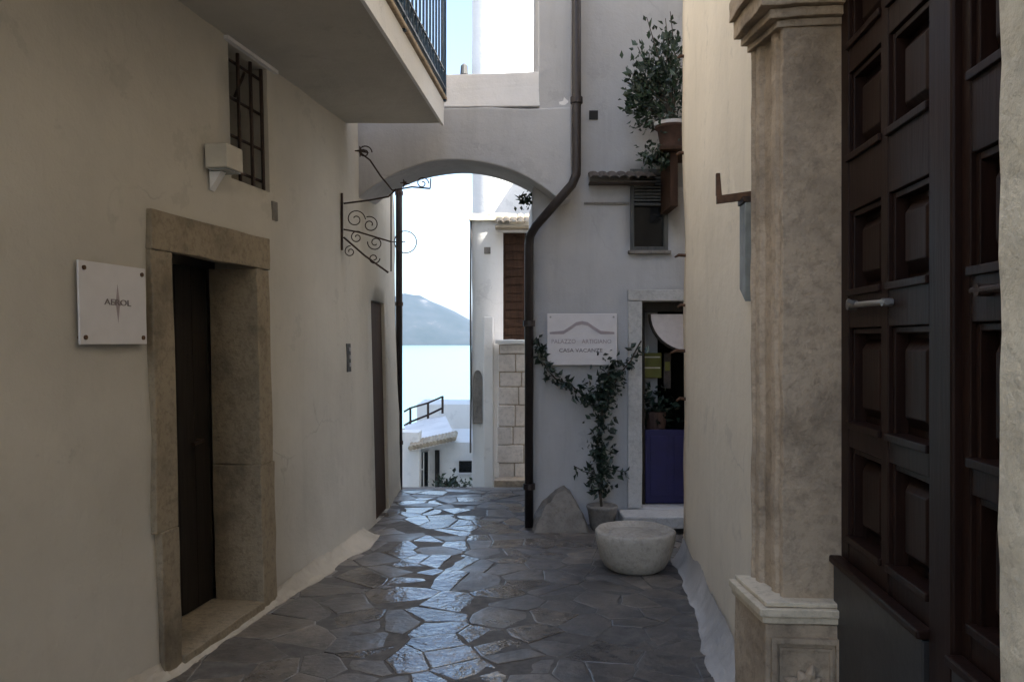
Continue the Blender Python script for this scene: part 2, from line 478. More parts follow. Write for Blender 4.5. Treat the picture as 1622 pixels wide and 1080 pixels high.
# things on the left wall
# plaque
pc0, pc1 = yL(3.285), yL(3.715)
pl = thing('wall_plaque', 'white square plaque with a grey cross shaped emblem, left of the stone doorway', 'sign', LP.at((pc0+pc1)/2, .03, 1.75))
pbox(LP, pc0, pc1, .022, .032, 1.585, 1.935).build('panel', 'plaque', pl, .003)
for u in (pc0+.03, pc1-.03):
    for z in (1.615, 1.905):
        mb = MB(); mb.tube([LP.at(u,-.01,z), LP.at(u,.038,z)], .010, 12); mb.build('stud', 'rust', pl)
uc = (pc0+pc1)/2+.02
xd = LP.at(uc+.01,0,1.76)-LP.at(uc,0,1.76); nd = LP.at(uc,.1,1.76)-LP.at(uc,0,1.76)
text_mesh('lettering', 'AEROL', .038, 'ink', pl, LP.at(uc,.0335,1.768), xd, Vector((0,0,1)), .002, 1.5)
mb = MB()
def star(mb, c, ex, ez, w):
    pts = [(0,ez),(w,w),(ex,0),(w,-w),(0,-ez*1.0),(-w,-w),(-ex,0),(-w,w)]
    mb.prism(pts, lambda p: LP.at(uc+p[0],.0324,c+p[1]), lambda p: LP.at(uc+p[0],.0328,c+p[1]))
star(mb, 1.765, .03, .085, .012)
mb.build('emblem', 'ink_pale', pl)
# box lamp under the window
lc = yL(4.36)
lt = thing('box_lamp', 'pale box shaped lamp on the left wall, at the barred window', 'lamp', LP.at(lc,0,2.5))
pbox(LP, lc-.08, lc+.09, .0, .13, 2.53, 2.66).build('lamp_housing', 'cream_left', lt, .006)
pbox(LP, lc-.07, lc+.08, .01, .12, 2.522, 2.529).build('lens', 'grey_glass', lt)
mb = MB(); mb.prism([(0,2.52),(.07,2.52),(.0,2.42)], lambda p: LP.at(lc-.03,p[0]-.005,p[1]), lambda p: LP.at(lc+.02,p[0]-.005,p[1])); mb.build('bracket', 'lime', lt)
c = yL(5.04); o = pbox(LP, c-.035, c+.03, -.01, .018, 2.36, 2.48).build('junction_cover', 'grey_stone', None, .004); tag(o, 'small grey junction cover on the left wall, right of the stone lintel', 'cover plate')
ip = thing('intercom_panel', 'narrow dark intercom panel on the left wall, below the scrolled iron bracket', 'intercom', LP.at(yL(6.2),0,1.5))
pbox(LP, yL(6.16), yL(6.26), -.01, .02, 1.36, 1.58).build('plate', 'shutter_grey', ip, .003)
for k in range(3): pbox(LP, yL(6.19), yL(6.23), .021, .028, 1.40+.06*k, 1.43+.06*k).build('button', 'steel', ip)
# drain pipe at the far end of the left house
mb = MB(); mb.tube([(-1.225,8.64,-.3),(-1.225,8.64,6.0)], .037, 12)
pz = mb.build('drainpipe', 'pipe', None, 0, True); tag(pz, 'slim straight dark drainpipe at the far end of the left house', 'drainpipe')
for z in (.5, 2.0, 3.2):
    mb = MB(); mb.tube([(-1.225,8.64,z-.02),(-1.225,8.64,z+.02)], .045, 12); mb.build('clamp', 'iron', pz)

# wrought iron sign bracket
def scroll(c, r0, turns, plane, start=0, n=26, sgn=1):
    pts = []
    for i in range(n+1):
        t = i/n; a = start+sgn*t*turns*2*math.pi; r = r0*(1-.78*t)
        pts.append(plane(c[0]+r*math.cos(a), c[1]+r*math.sin(a)))
    return pts
bx, by = -1.30, 6.15
pln = lambda a, z: Vector((bx+a, by+.12*a, z))
ib = thing('iron_sign_bracket', 'ornate iron bracket with scrolls and a ring, on the left wall beside the arch', 'bracket', (bx,by,2.4))
mb = MB(); mb.box((bx-.02,by-.008,2.30),(bx-.004,by+.008,2.74)); mb.build('wall_plate', 'iron', ib)
mb = MB()
mb.tube([pln(0,2.66), pln(.2,2.69), pln(.34,2.72), pln(.40,2.78)], .007, 6)
mb.tube([pln(0,2.46), pln(.12,2.44), pln(.36,2.37)], .0065, 6)
mb.tube([pln(0,2.40), pln(.16,2.26), pln(.34,2.13)], .0075, 6)
mb.tube([pln(.36,2.74), pln(.36,2.14)], .0055, 6)
mb.build('arm', 'iron', ib)
for c, r, t, s0, sg in (((.09,2.54),.075,1.4,0,1),((.20,2.50),.065,1.4,2,-1),((.10,2.40),.05,1.3,1,1),((.24,2.36),.06,1.4,3,1),((.23,2.24),.045,1.3,0,-1),((.05,2.29),.045,1.3,1.5,1)):
    mb = MB(); mb.tube(scroll(c, r, t, pln, s0, 26, sg), .0045, 5); mb.build('scroll', 'iron', ib)
mb = MB(); mb.tube([pln(.47+.085*math.cos(a), 2.37+.085*math.sin(a)) for a in [i*math.pi/12 for i in range(24)]], .0042, 5, True); mb.tube([pln(.36,2.37),pln(.47,2.37)], .004, 5); mb.build('ring', 'iron', ib)
mb = MB(); mb.tube([pln(.12,3.06), pln(.20,3.0), pln(.28,2.88), pln(.37,2.77), pln(.52,2.80), pln(.66,2.79)], .0065, 6)
mb.tube(scroll((.16,3.06), .055, 1.3, pln, 0), .005, 5); mb.tube(scroll((.60,2.83), .05, 1.3, pln, 0), .0045, 5)
mb.tube([pln(.66,2.79), pln(.665,2.87)], .005, 5)
for a in range(5):
    an = a*1.4+.4; mb.tube([pln(.13,3.07), pln(.13+(.03+.008*a)*math.cos(an), 3.07+(.03+.006*a)*math.sin(an))], [.012,.004], 5)
    mb.tube([pln(.46,2.83), pln(.46+(.02+.006*a)*math.cos(an), 2.83+(.025+.004*a)*math.sin(an))], [.009,.003], 5)
mb.build('leaf_branch', 'iron', ib)

# ================================================================== ARCH BRIDGE
ar = thing('arch_bridge', 'white plastered bridge with a low round arch spanning the alley', 'arch', (-.45,7,2.77))
cx, spring, rise, hs = -.457, 2.768, .356, .868
R = (hs*hs+rise*rise)/(2*rise); cz = spring+rise-R
ang = math.asin(hs/R)
N = 28
arc = [(cx+R*math.sin(-ang+2*ang*i/N), cz+R*math.cos(-ang+2*ang*i/N)) for i in range(N+1)]
mb = MB()
topz = 3.56
def bridge(mb, yf, yb, lo, top):
    fr = {}; 
    for y in (yf, yb):
        a = [mb.bm.verts.new((x, y, z)) for x, z in lo]; 
        mids = [mb.bm.verts.new((x, y, (z+top)/2)) for x, z in lo]
        b = [mb.bm.verts.new((x, y, top)) for x, z in lo]
        for k in range(len(lo)-1):
            mb.bm.faces.new((a[k],a[k+1],mids[k+1],mids[k])); mb.bm.faces.new((mids[k],mids[k+1],b[k+1],b[k]))
        fr[y] = (a, b, mids)
    A, B = fr[yf], fr[yb]
    for k in range(len(lo)-1):
        mb.bm.faces.new((A[0][k],A[0][k+1],B[0][k+1],B[0][k])); mb.bm.faces.new((A[1][k],A[1][k+1],B[1][k+1],B[1][k]))
    for k in (0, -1):
        mb.bm.faces.new((A[0][k],A[2][k],B[2][k],B[0][k])); mb.bm.faces.new((A[2][k],A[1][k],B[1][k],B[2][k]))
lo = [(-1.75, 2.5), (-1.42, 2.55)] + arc + [(.50, 2.80)]
bridge(mb, 6.70, 7.28, lo, topz)
for v in mb.bm.verts:
    v.co.y += .012*noise.noise(v.co*2.3); v.co.z += .010*noise.noise(v.co*3.1+Vector((5,0,0)))
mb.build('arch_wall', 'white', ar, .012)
mb = MB(); mb.hexa([(-1.75,6.72,3.563),(.50,6.72,3.578),(.50,7.26,3.578),(-1.75,7.26,3.563),(-1.75,6.73,3.82),(.50,6.73,3.875),(.50,7.25,3.875),(-1.75,7.25,3.82)])
mb.rough(6, .008, 4, 9); mb.build('parapet', 'lime', ar, .008)

wd_ = thing('wall_weed', 'small weed growing from the right foot of the arch', 'weed', P(830,316,7.1))
mb = MB(); wp = [P(832,318,7.08)+Vector((random.gauss(0,.035),random.gauss(0,.03),random.gauss(0,.03))) for _ in range(60)]
mb.leaves(wp, .05, .2); mb.build('foliage', 'leaf', wd_, recalc=False)
mb = MB(); mb.tube([P(845,322,7.08), P(836,316,7.08), P(828,308,7.06)], .005, 5); mb.build('stem', 'stem', wd_)

# ================================================================== RIGHT HOUSE (faces the camera)
RY = 6.95
def fx(px): return (px-811)/FPX*RY
def fz(py): return EYE+(540-py)/FPX*RY
RP = Path([(.19,9.0),(.19,RY),(4.6,RY)], 1)
ur = lambda x: RP.ux(x, 1)
house_r = thing('white_house', 'white plastered house behind the stone bowl, with shop doorway and dark louvred window', 'house', (1.2,RY,0))
shop = (ur(fx(1016)), ur(1.98), .15, fz(477))
swin = (ur(fx(998)), ur(fx(1058)), fz(397), fz(268))
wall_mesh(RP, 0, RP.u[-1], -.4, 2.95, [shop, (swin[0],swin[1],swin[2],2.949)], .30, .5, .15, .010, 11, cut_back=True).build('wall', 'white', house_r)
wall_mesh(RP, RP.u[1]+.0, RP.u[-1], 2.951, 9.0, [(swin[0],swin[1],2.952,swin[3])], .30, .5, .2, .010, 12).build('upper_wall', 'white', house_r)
mb = MB(); mb.box((.225,6.715,3.0),(.505,8.4,9.0)); mb.rough(8, .01, 1.5, 4); mb.build('corner_wall', 'white', house_r, .01)
# shop doorway
fr = MB(); a, b = fx(994), fx(1016)
fr.box((a,RY-.035,.15),(b,RY+.25,fz(477))); fr.rough(4,.005,6,1); fr.build('stone_jamb', 'pale_grey_stone', house_r, .004)
fr = MB(); fr.box((1.985,RY-.035,.15),(2.12,RY+.25,fz(477))); fr.rough(4,.005,6,2); fr.build('stone_jamb', 'pale_grey_stone', house_r, .004)
fr = MB(); fr.box((a,RY-.038,fz(477)+.003),(2.12,RY+.25,fz(459))); fr.rough(4,.005,6,3); fr.build('stone_lintel', 'pale_grey_stone', house_r, .004)
sd = MB()
sd.box((b+.002,RY+.12,.152),(b+.05,RY+.18,fz(478))); sd.box((1.93,RY+.12,.152),(1.98,RY+.18,fz(478))); sd.box((b+.052,RY+.12,fz(493)),(1.928,RY+.18,fz(478)))
sdo = sd.build('shop_door_frame', 'black_wood', house_r, .003)
mb = MB(); mb.box((b+.055,RY+.13,.16),(1.925,RY+.165,fz(683)))
for k in range(4): mb.box((b+.10+.21*k,RY+.123,.22),(b+.25+.21*k,RY+.129,fz(693)))
mb.build('blue_panel', 'blue', sdo, .003)
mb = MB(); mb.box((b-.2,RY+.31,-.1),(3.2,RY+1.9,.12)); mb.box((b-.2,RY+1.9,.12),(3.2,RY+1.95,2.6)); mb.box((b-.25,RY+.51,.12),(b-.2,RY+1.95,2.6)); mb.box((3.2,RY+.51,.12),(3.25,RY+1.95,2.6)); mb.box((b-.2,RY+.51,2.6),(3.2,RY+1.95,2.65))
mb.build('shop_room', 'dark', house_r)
# white half-round blind in the doorway
mb = MB()
c0 = (fx(1097), fz(497))
pts = [(c0[0]-.36, c0[1])]+[(c0[0]+.36*math.cos(math.pi+math.pi*i/20), c0[1]+.335*math.sin(math.pi+math.pi*i/20)) for i in range(21)]
pts = pts[1:]
mb.prism(pts, lambda p: Vector((p[0],RY+.10,p[1])), lambda p: Vector((p[0],RY+.112,p[1])))
bl = mb.build('half_round_blind', 'cloth', None); tag(bl, 'pale half round cloth blind hanging at the top of the shop doorway', 'blind')
mb = MB(); mb.tube([(p[0],RY+.10,p[1]) for p in pts], .014, 6); mb.build('dark_hem', 'black_wood', bl)
mb = MB(); mb.box((fx(1030),RY+.42,fz(602)),(fx(1062),RY+.44,fz(560))); yb_ = mb.build('yellow_board', 'yellow', None, .003); tag(yb_, 'yellow green board inside the shop, under the half round blind', 'board')
for zz in (585, 567):
    mb = MB(); mb.box((fx(1032),RY+.415,fz(zz)-.006),(fx(1060),RY+.419,fz(zz)+.006)); mb.build('stripe', 'tufa_pale', yb_)
mb = MB(); mb.box((fx(1066),RY+.42,fz(620)),(fx(1078),RY+.43,fz(560))); o = mb.build('narrow_board', 'tile', None, .003); tag(o, 'narrow brown card beside the yellow board inside the shop', 'card')
mb = MB(); mb.box((fx(1068),RY+.416,fz(590)),(fx(1076),RY+.419,fz(575))); mb.build('picture', 'yellow', o)
sp = thing('shop_plant', 'dark leafy plant inside the shop, behind the blue door panel', 'plant', (fx(1055),RY+.4,.85))
mb = MB(); pts = [Vector((fx(1050)+random.gauss(0,.1), RY+.38+random.gauss(0,.05), fz(650)+random.gauss(0,.09))) for _ in range(160)]
mb.leaves(pts, .07); mb.build('foliage', 'vine_leaf', sp, recalc=False)
mb = MB(); mb.lathe([(.06,.0),(.09,.2),(.095,.5)], (fx(1052),RY+.40,.45), 16); mb.build('pot', 'terracotta', sp)
# step
st = MB(); st.box((fx(978),RY-.36,.045),(2.1,RY-.04,.145)); st.rough(5,.008,5,3); st.build('door_step', 'pale_grey_stone', house_r, .012)
st = MB(); st.box((fx(1000),RY-.28,-.02),(2.05,RY-.04,.043)); st.build('dark_step_gap', 'slate', house_r)  # dark box standing in for the shaded gap under the step slab
# dark window and its parts
wx0, wx1, wz0, wz1 = fx(998), fx(1058), fz(397), fz(268)
mb = MB(); mb.box((wx0,RY+.05,wz0),(wx1,RY+.08,wz1)); wo = mb.build('dark_window', 'dark_glass', house_r)
mb = MB()
mb.box((wx0,RY-.01,wz0),(wx0+.035,RY+.049,wz1)); mb.box((wx1-.035,RY-.01,wz0),(wx1,RY+.049,wz1)); mb.box((wx0+.036,RY-.01,wz0),(wx1-.036,RY+.049,wz0+.035)); mb.box((wx0+.036,RY-.01,wz1-.04),(wx1-.036,RY+.049,wz1)); mb.box((wx0+.036,RY,2.78),(wx1-.036,RY+.049,2.805))
mb.build('frame', 'shutter_grey', wo, .003)
mb = MB()
for k in range(9): mb.box((wx0+.036,RY+.01,2.82+k*.028),(wx1-.036,RY+.045,2.838+k*.028))
mb.build('louvre', 'shutter_grey', wo)
mb = MB(); mb.box((wx0-.02,RY-.05,wz0-.03),(wx1+.02,RY+.02,wz0-.002)); mb.build('sill', 'grey_stone', wo, .004)
# tile hood
th = MB()
x0, x1 = fx(932), fx(1035)
nt_ = 7
for k in range(nt_):
    xa = x0+(x1-x0)*(k+.5)/nt_
    w = (x1-x0)/nt_/2*1.08
    poly = [(w*math.cos(a), w*.62*math.sin(a)) for a in [i*math.pi/8 for i in range(9)]]
    poly += [(p[0]*.82, p[1]*.78) for p in poly[::-1]]
    ra = random.uniform(-.01,.01)
    th.prism(poly, lambda p: Vector((xa+p[0], RY-.20+ra, fz(290)+p[1])), lambda p: Vector((xa+p[0], RY+.02, fz(278)+.02+p[1])))
th.box((x0,RY-.15,fz(292)-.012),(x1,RY+.0,fz(292)-.0))
th.build('tile_hood', 'tile', house_r)
mb = MB(); mb.box((fx(925),RY-.02,fz(324)),(fx(996),RY+.005,fz(321))); mb.build('string_line', 'grey_stone', house_r)
mb = MB(); mb.box((fx(933),RY-.012,fz(190)),(fx(947),RY+.02,fz(176))); mb.build('vent_hole', 'dark', house_r)
# hanging sign
sx0, sx1, sz0, sz1 = fx(866), fx(976), fz(578), fz(497)
sg = thing('hanging_sign', 'white board with arched emblem and two lines of writing, above the climbing vine', 'sign', ((sx0+sx1)/2,RY,sz0))
mb = MB(); mb.box((sx0,RY-.055,sz0),(sx1,RY-.035,sz1)); mb.build('board', 'sign_white', sg, .004)
sxc = (sx0+sx1)/2
text_mesh('lettering', 'PALAZZO', .052, 'ink_pale', sg, (fx(892),RY-.0565,fz(541)), (1,0,0), (0,0,1), .002, .92)
text_mesh('lettering', 'ARTIGIANO', .052, 'ink_pale', sg, (fx(944),RY-.0565,fz(541)), (1,0,0), (0,0,1), .002, .92)
text_mesh('lettering', 'CASA VACANZE', .046, 'ink', sg, (fx(919),RY-.0565,fz(555)), (1,0,0), (0,0,1), .002, 1.12)
mb = MB()
prof = [(-.28,0),(-.16,.012),(-.10,.05),(-.05,.085),(0,.095),(.05,.085),(.10,.05),(.16,.012),(.28,0)]
ep = prof+[(x, z-.018 if abs(x) > .2 else z-.03) for x, z in prof[::-1]]
mb.prism(ep, lambda p: Vector((sxc+p[0],RY-.0552,fz(526)+p[1])), lambda p: Vector((sxc+p[0],RY-.058,fz(526)+p[1])))
mb.build('emblem', 'ink_pale', sg)
for x in (sx0+.03, sx1-.03):
    for z in (sz0+.03, sz1-.03):
        mb = MB(); mb.tube([(x,RY,z),(x,RY-.062,z)], .009, 10); mb.build('stud', 'steel', sg)
# drain pipe with a diagonal bend
mb = MB()
pp = [(.537,6.63,9.0),(.537,6.63,3.05),(.535,6.63,2.985),(.50,6.63,2.90),(.20,6.76,2.57),(.155,6.83,2.50),(.147,6.86,2.42),(.147,6.86,.0)]
mb.tube(pp, .038, 14)
dp = mb.build('drainpipe', 'pipe', None, 0, True); tag(dp, 'thick brown drainpipe bending diagonally across the corner of the white house', 'drainpipe')
for (x,y,z) in ((.537,6.63,3.6),(.537,6.63,4.5),(.147,6.86,1.75),(.147,6.86,.35)):
    mb = MB(); mb.tube([(x,y,z-.025),(x,y,z+.025)], .052, 14); mb.build('clamp', 'pipe', dp)
# guard stone
gs = MB()
pts = [(-.235,0),(-.21,.10),(-.15,.22),(-.05,.32),(.03,.345),(.09,.31),(.15,.20),(.20,.08),(.215,0)]
gs.prism([(p[0],p[1]) for p in pts], lambda p: Vector((.42+p[0],RY-.30+.30*(p[1]/.35)**2*.6,-.02+p[1])), lambda p: Vector((.42+p[0]*1.02,RY-.01,-.02+p[1]*1.03)))
gs.rough(7,.034,5,2); o = gs.build('guard_stone', 'grey_stone', None, .02, True); tag(o, 'rounded grey guard stone at the foot of the bent drainpipe', 'guard stone')
# stone bowl
bw = thing('stone_bowl', 'large round pale stone bowl standing on the paving near the right wall', 'stone planter', (.865,5.62,0))
mb = MB(); mb.lathe([(.10,-.005),(.175,.0),(.215,.022),(.246,.08),(.266,.155),(.277,.22),(.279,.262),(.265,.277),(.238,.275),(.226,.25)], (.865,5.62,0), 48, .05)
mb.build('bowl', 'bowl_stone', bw, 0, True)
mb = MB(); mb.lathe([(.228,.240),(.15,.256),(.05,.262)], (.865,5.62,0), 32, .05); mb.build('pebble_fill', 'bowl_stone', bw, 0, True)
# vine in a pot
vp = thing('climbing_vine', 'dark green climbing vine in a grey pot, below the white sign board', 'plant', (fx(951),RY-.16,0))
mb = MB(); mb.lathe([(.085,.0),(.10,.02),(.125,.17),(.135,.19),(.13,.205),(.11,.205),(.10,.19)], (fx(950),RY-.17,.0), 24, .03); mb.build('pot', 'grey_stone', vp, 0, True)
def along(pts, n, sp, spy=.035):
    out = []
    seg = [(Vector(a), Vector(b)) for a, b in zip(pts, pts[1:])]
    L = [(b-a).length for a, b in seg]; tot = sum(L)
    for _ in range(n):
        t = random.uniform(0, tot); k = 0
        while k < len(L)-1 and t > L[k]: t -= L[k]; k += 1
        q = seg[k][0].lerp(seg[k][1], t/L[k])
        out.append(q+Vector((random.gauss(0,sp), -abs(random.gauss(0,spy)), random.gauss(0,sp))))
    return out
V = lambda px, py, dy=.06: Vector((fx(px), RY-dy, fz(py)))
main = [V(950,800,.15), V(948,770,.12), V(952,735), V(945,700), V(955,665), V(948,630), V(962,600), V(965,580)]
br1 = [V(940,640), V(922,625), V(902,608), V(880,600), V(866,585), V(856,562), V(850,545)]
br2 = [V(955,640), V(968,615), V(980,592), V(997,572), V(1008,550), V(1014,540)]
br3 = [V(950,745), V(965,742), V(990,745)]
br4 = [V(945,750), V(925,745), V(908,736)]
mb = MB(); mb.tube(main, .012, 6); mb.tube(br1, .007, 5); mb.tube(br2, .007, 5); mb.tube(br3, .004, 5); mb.tube(br4, .004, 5); mb.build('stem', 'stem', vp)
pts = along(main[1:], 360, .056, .05)+along(main[5:], 120, .085, .05)+along(main[1:4], 110, .05)+along(br1, 170, .030)+along(br2, 60, .025)+along(br3, 9, .012)+along(br4, 12, .02)
for p in pts: p.y = min(p.y, RY-.03)
mb = MB(); mb.leaves(pts, .062, -.1); mb.build('foliage', 'vine_leaf', vp, recalc=False)
# ledge bush in a terracotta pot, above
PY = 6.62
bx_ = lambda px: (px-811)/FPX*PY
bz_ = lambda py: EYE+(540-py)/FPX*PY
tp = thing('potted_bush', 'tall leafy bush in a terracotta pot, high on the white wall', 'plant', (bx_(1062),PY,bz_(237)))
pc = Vector((bx_(1064),PY,bz_(238)))
mb = MB(); mb.lathe([(.085,0),(.09,.01),(.12,.17),(.138,.175),(.14,.215),(.122,.215),(.115,.2)], pc, 24, .02); mb.build('pot', 'terracotta', tp, 0, True)
mb = MB(); mb.lathe([(.126,.195),(.146,.195),(.150,.222),(.126,.222)], pc, 24, .0); mb.build('rim', 'plaque', tp)
crown = []
for (px, py, rx, rz, n) in ((1050,140,.15,.19,420),(1030,115,.13,.14,230),(1020,155,.12,.13,230),(1060,90,.10,.14,190),(1040,185,.13,.09,170),(1072,150,.12,.22,260),(1008,160,.07,.10,50),(1000,130,.05,.06,22)):
    for _ in range(int(n*.85)):
        v = Vector((random.gauss(0,.68),random.gauss(0,.6),random.gauss(0,.68)))
        crown.append(Vector((bx_(px)+v.x*rx, PY+.0+v.y*.15, bz_(py)+v.z*rz)))
stems = []
mb = MB()
for (px, py) in ((1024,28),(1052,34),(1004,140),(1035,90),(1060,60),(1045,110),(1018,170),(1070,100),(995,115),(1012,70),(1062,18),(1000,165)):
    e = Vector((bx_(px), PY+random.uniform(-.08,.08), bz_(py))); a = pc+Vector((random.uniform(-.04,.04),0,.2))
    m_ = a.lerp(e,.55)+Vector((random.uniform(-.04,.04),0,.04))
    mb.tube([a, a.lerp(m_,.5)+Vector((0,0,.03)), m_, e], [.010,.008,.006,.003], 5)
    for i in range(14): 
        t = random.uniform(.1,1); crown.append(m_.lerp(e,t)+Vector((random.gauss(0,.02),random.gauss(0,.02),random.gauss(0,.02))))
mb.build('stem', 'stem', tp)
for p in crown: p.y = min(p.y, RY-.04)
mb = MB(); mb.leaves(crown, .056, .5, pc+Vector((0,0,.35))); mb.build('foliage', 'leaf', tp, recalc=False)
hp = []
for (px,py,n,s) in ((1035,245,90,.05),(1025,250,40,.035),(1050,250,60,.05)):
    hp += [Vector((bx_(px)+random.gauss(0,s),PY-.05+random.gauss(0,.05),bz_(py)+random.gauss(0,s))) for _ in range(n)]
mb = MB(); mb.leaves(hp, .048, -.4)
tr = thing('trailing_plant', 'small trailing plant hanging under the tall potted bush', 'plant', (bx_(1040),PY,bz_(250)))
mb.build('foliage', 'leaf', tr, recalc=False)
mb = MB(); mb.tube([(bx_(1050),PY,bz_(232)),(bx_(1040),PY-.09,bz_(240)),(bx_(1035),PY-.1,bz_(255))], .006, 5); mb.build('stem', 'stem', tr)
shf = thing('wall_shelf', 'brown wooden bracket shelf carrying the potted bush on the white wall', 'shelf', (bx_(1065),PY,bz_(240)))
mb = MB(); mb.box((bx_(1040),PY-.18,bz_(238)-.035),(bx_(1075)+.35,RY-.003,bz_(238)-.003)); mb.build('board', 'brown_wood', shf, .003)
mb = MB(); mb.box((bx_(1058),PY-.1,bz_(330)),(bx_(1070),RY-.003,bz_(238)-.037)); mb.build('post', 'brown_wood', shf, .003)

# ================================================================== RIGHT NEAR HOUSE with the portal
QP = Path([(.755+.0864*-9,-9.0),(.755+.0864*5.88,5.88),(5.0,5.88+.2)], -1)
yQ = QP.uy
house_n = thing('cream_house', 'cream plastered house right of the alley, with carved stone portal and panelled door', 'house', (1.3,3,0))
port = (yQ(.9), yQ(2.94), 0.0, 3.16)
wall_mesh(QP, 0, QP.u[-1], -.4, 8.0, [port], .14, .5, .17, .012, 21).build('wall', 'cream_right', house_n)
Qw = lambda y, n, z: QP.at(yQ(y), n, z)
skirting(Qw, [3.32+.03*i for i in range(85)], lambda y: .085+.05*noise.noise(Vector((y*1.6,12,0)))+max(0,(4.6-y))*.04, lambda y: .15+.05*noise.noise(Vector((y*1.9,17,0))), 'skirting', 'skirt_right', house_n, 8)
ND = -.147
def pil(y0, y1, near):
    sh = MB()
    g = (lambda y: .05) if near else (lambda y: .05+.059*(y-2.78)/.24)
    prof = [(y0,ND-.12),(y0,g(y0))]
    if not near:
        for a, b in ((.018,0),(.024,-.014),(.046,-.014),(.052,0),(.082,0),(.088,-.018),(.165,-.018),(.171,0),(.200,0),(.206,-.014),(.226,-.014),(.232,0)): prof.append((y0+a, g(y0+a)+b))
    prof += [(y1,g(y1)),(y1,ND-.12)]
    sh.prism(prof, lambda p: QP.at(yQ(p[0]),p[1],.70), lambda p: QP.at(yQ(p[0]),p[1],2.72))
    es = [e for e in sh.bm.edges if abs(e.verts[0].co.z-e.verts[1].co.z) > 1]
    bmesh.ops.subdivide_edges(sh.bm, edges=es, cuts=30)
    for v in sh.bm.verts: v.co += noise.noise_vector(v.co*7)*.005 + noise.noise_vector(v.co*19)*.003
    return sh
def pq(y0, y1, na, nb, nback, z0, z1, mb=None):
    mb = mb or MB()
    mb.hexa([QP.at(yQ(y0),nback,z0), QP.at(yQ(y1),nback,z0), QP.at(yQ(y1),nb,z0), QP.at(yQ(y0),na,z0),
             QP.at(yQ(y0),nback,z1), QP.at(yQ(y1),nback,z1), QP.at(yQ(y1),nb,z1), QP.at(yQ(y0),na,z1)])
    return mb
shaft = pil(2.78, 3.02, False).build('pilaster', 'tufa', house_n, .004)
# plinth
def Q(y, n, z): return QP.at(yQ(y), n, z)
pq(2.72, 3.03, .122, .168, ND-.10, -.05, .635).rough(6,.006,8,3).build('plinth', 'tufa', shaft, .008)
pm = MB(); pq(2.71, 3.035, .132, .178, ND-.09, .637, .660, pm); pq(2.70, 3.04, .142, .188, ND-.08, .662, .688, pm); pq(2.72, 3.035, .118, .165, ND-.085, .690, .705, pm)
pm.rough(4,.003,7,2); pm.build('base_moulding', 'tufa_light', shaft, .008)
cp = MB()
for (e, z0, z1) in ((.02,2.695,2.72),(.05,2.722,2.752),(.085,2.754,2.82),(.11,2.822,2.90)): pq(2.78-e*.6, 3.02+e*.3, .05+e, .109+e*.7, ND-.08, z0, z1, cp)
cp.rough(5,.006,9,4); cp.build('capital', 'tufa', shaft, .006)
# carved panel on the face of the plinth: raised border and a leaf rosette
cr = MB()
yb = 2.72-.0
def C(n, z, dy): return Q(2.72-dy, n, z)
def cbox(n0,n1,z0,z1,dy): 
    cr.hexa([C(n0,z0,-.01),C(n1,z0,-.01),C(n1,z0,dy),C(n0,z0,dy),C(n0,z1,-.01),C(n1,z1,-.01),C(n1,z1,dy),C(n0,z1,dy)])
n0, n1 = ND+.02, .105
for (a,b,z0,z1) in ((n0,n0+.018,.16,.59),(n1-.018,n1,.16,.59),(n0+.0185,n1-.0185,.572,.59),(n0+.0185,n1-.0185,.16,.178)): cbox(a,b,z0,z1,.018)
for (a,b,z0,z1) in ((n0+.028,n0+.036,.19,.555),(n1-.036,n1-.028,.19,.555),(n0+.0365,n1-.0365,.547,.555),(n0+.0365,n1-.0365,.19,.198)): cbox(a,b,z0,z1,.010)
cn, czr = (n0+n1)/2, .43
for k in range(8):
    a = k*math.pi/4+.3; Lp = .075 if k%2==0 else .055
    for t0, t1, w in ((.15,.55,.016),(.55,1.0,.010)):
        pass
    pts3 = [C(cn+Lp*t*math.cos(a), czr+Lp*t*math.sin(a), .004+.014*math.sin(math.pi*min(1,t*.9))) for t in (.1,.35,.6,.85,1.0)]
    cr.tube(pts3, [.008,.016,.018,.012,.004], 8)
cr.tube([C(cn,czr,-.0),C(cn,czr,.026)], [.02,.012], 10)
cr.build('carved_panel', 'tufa', shaft)
# near pilaster and lintel
pil(.80, 1.342, True).build('pilaster', 'tufa_pale', house_n, .006)
pbox(QP, yQ(.78), yQ(1.36), ND-.10, .09, -.05, .69).rough(5,.006,8,5).build('plinth', 'tufa_pale', house_n, .008)
pbox(QP, yQ(.78), yQ(3.34), ND-.10, .06, 2.905, 3.2).rough(5,.006,6,6).build('portal_lintel', 'tufa', house_n, .008)
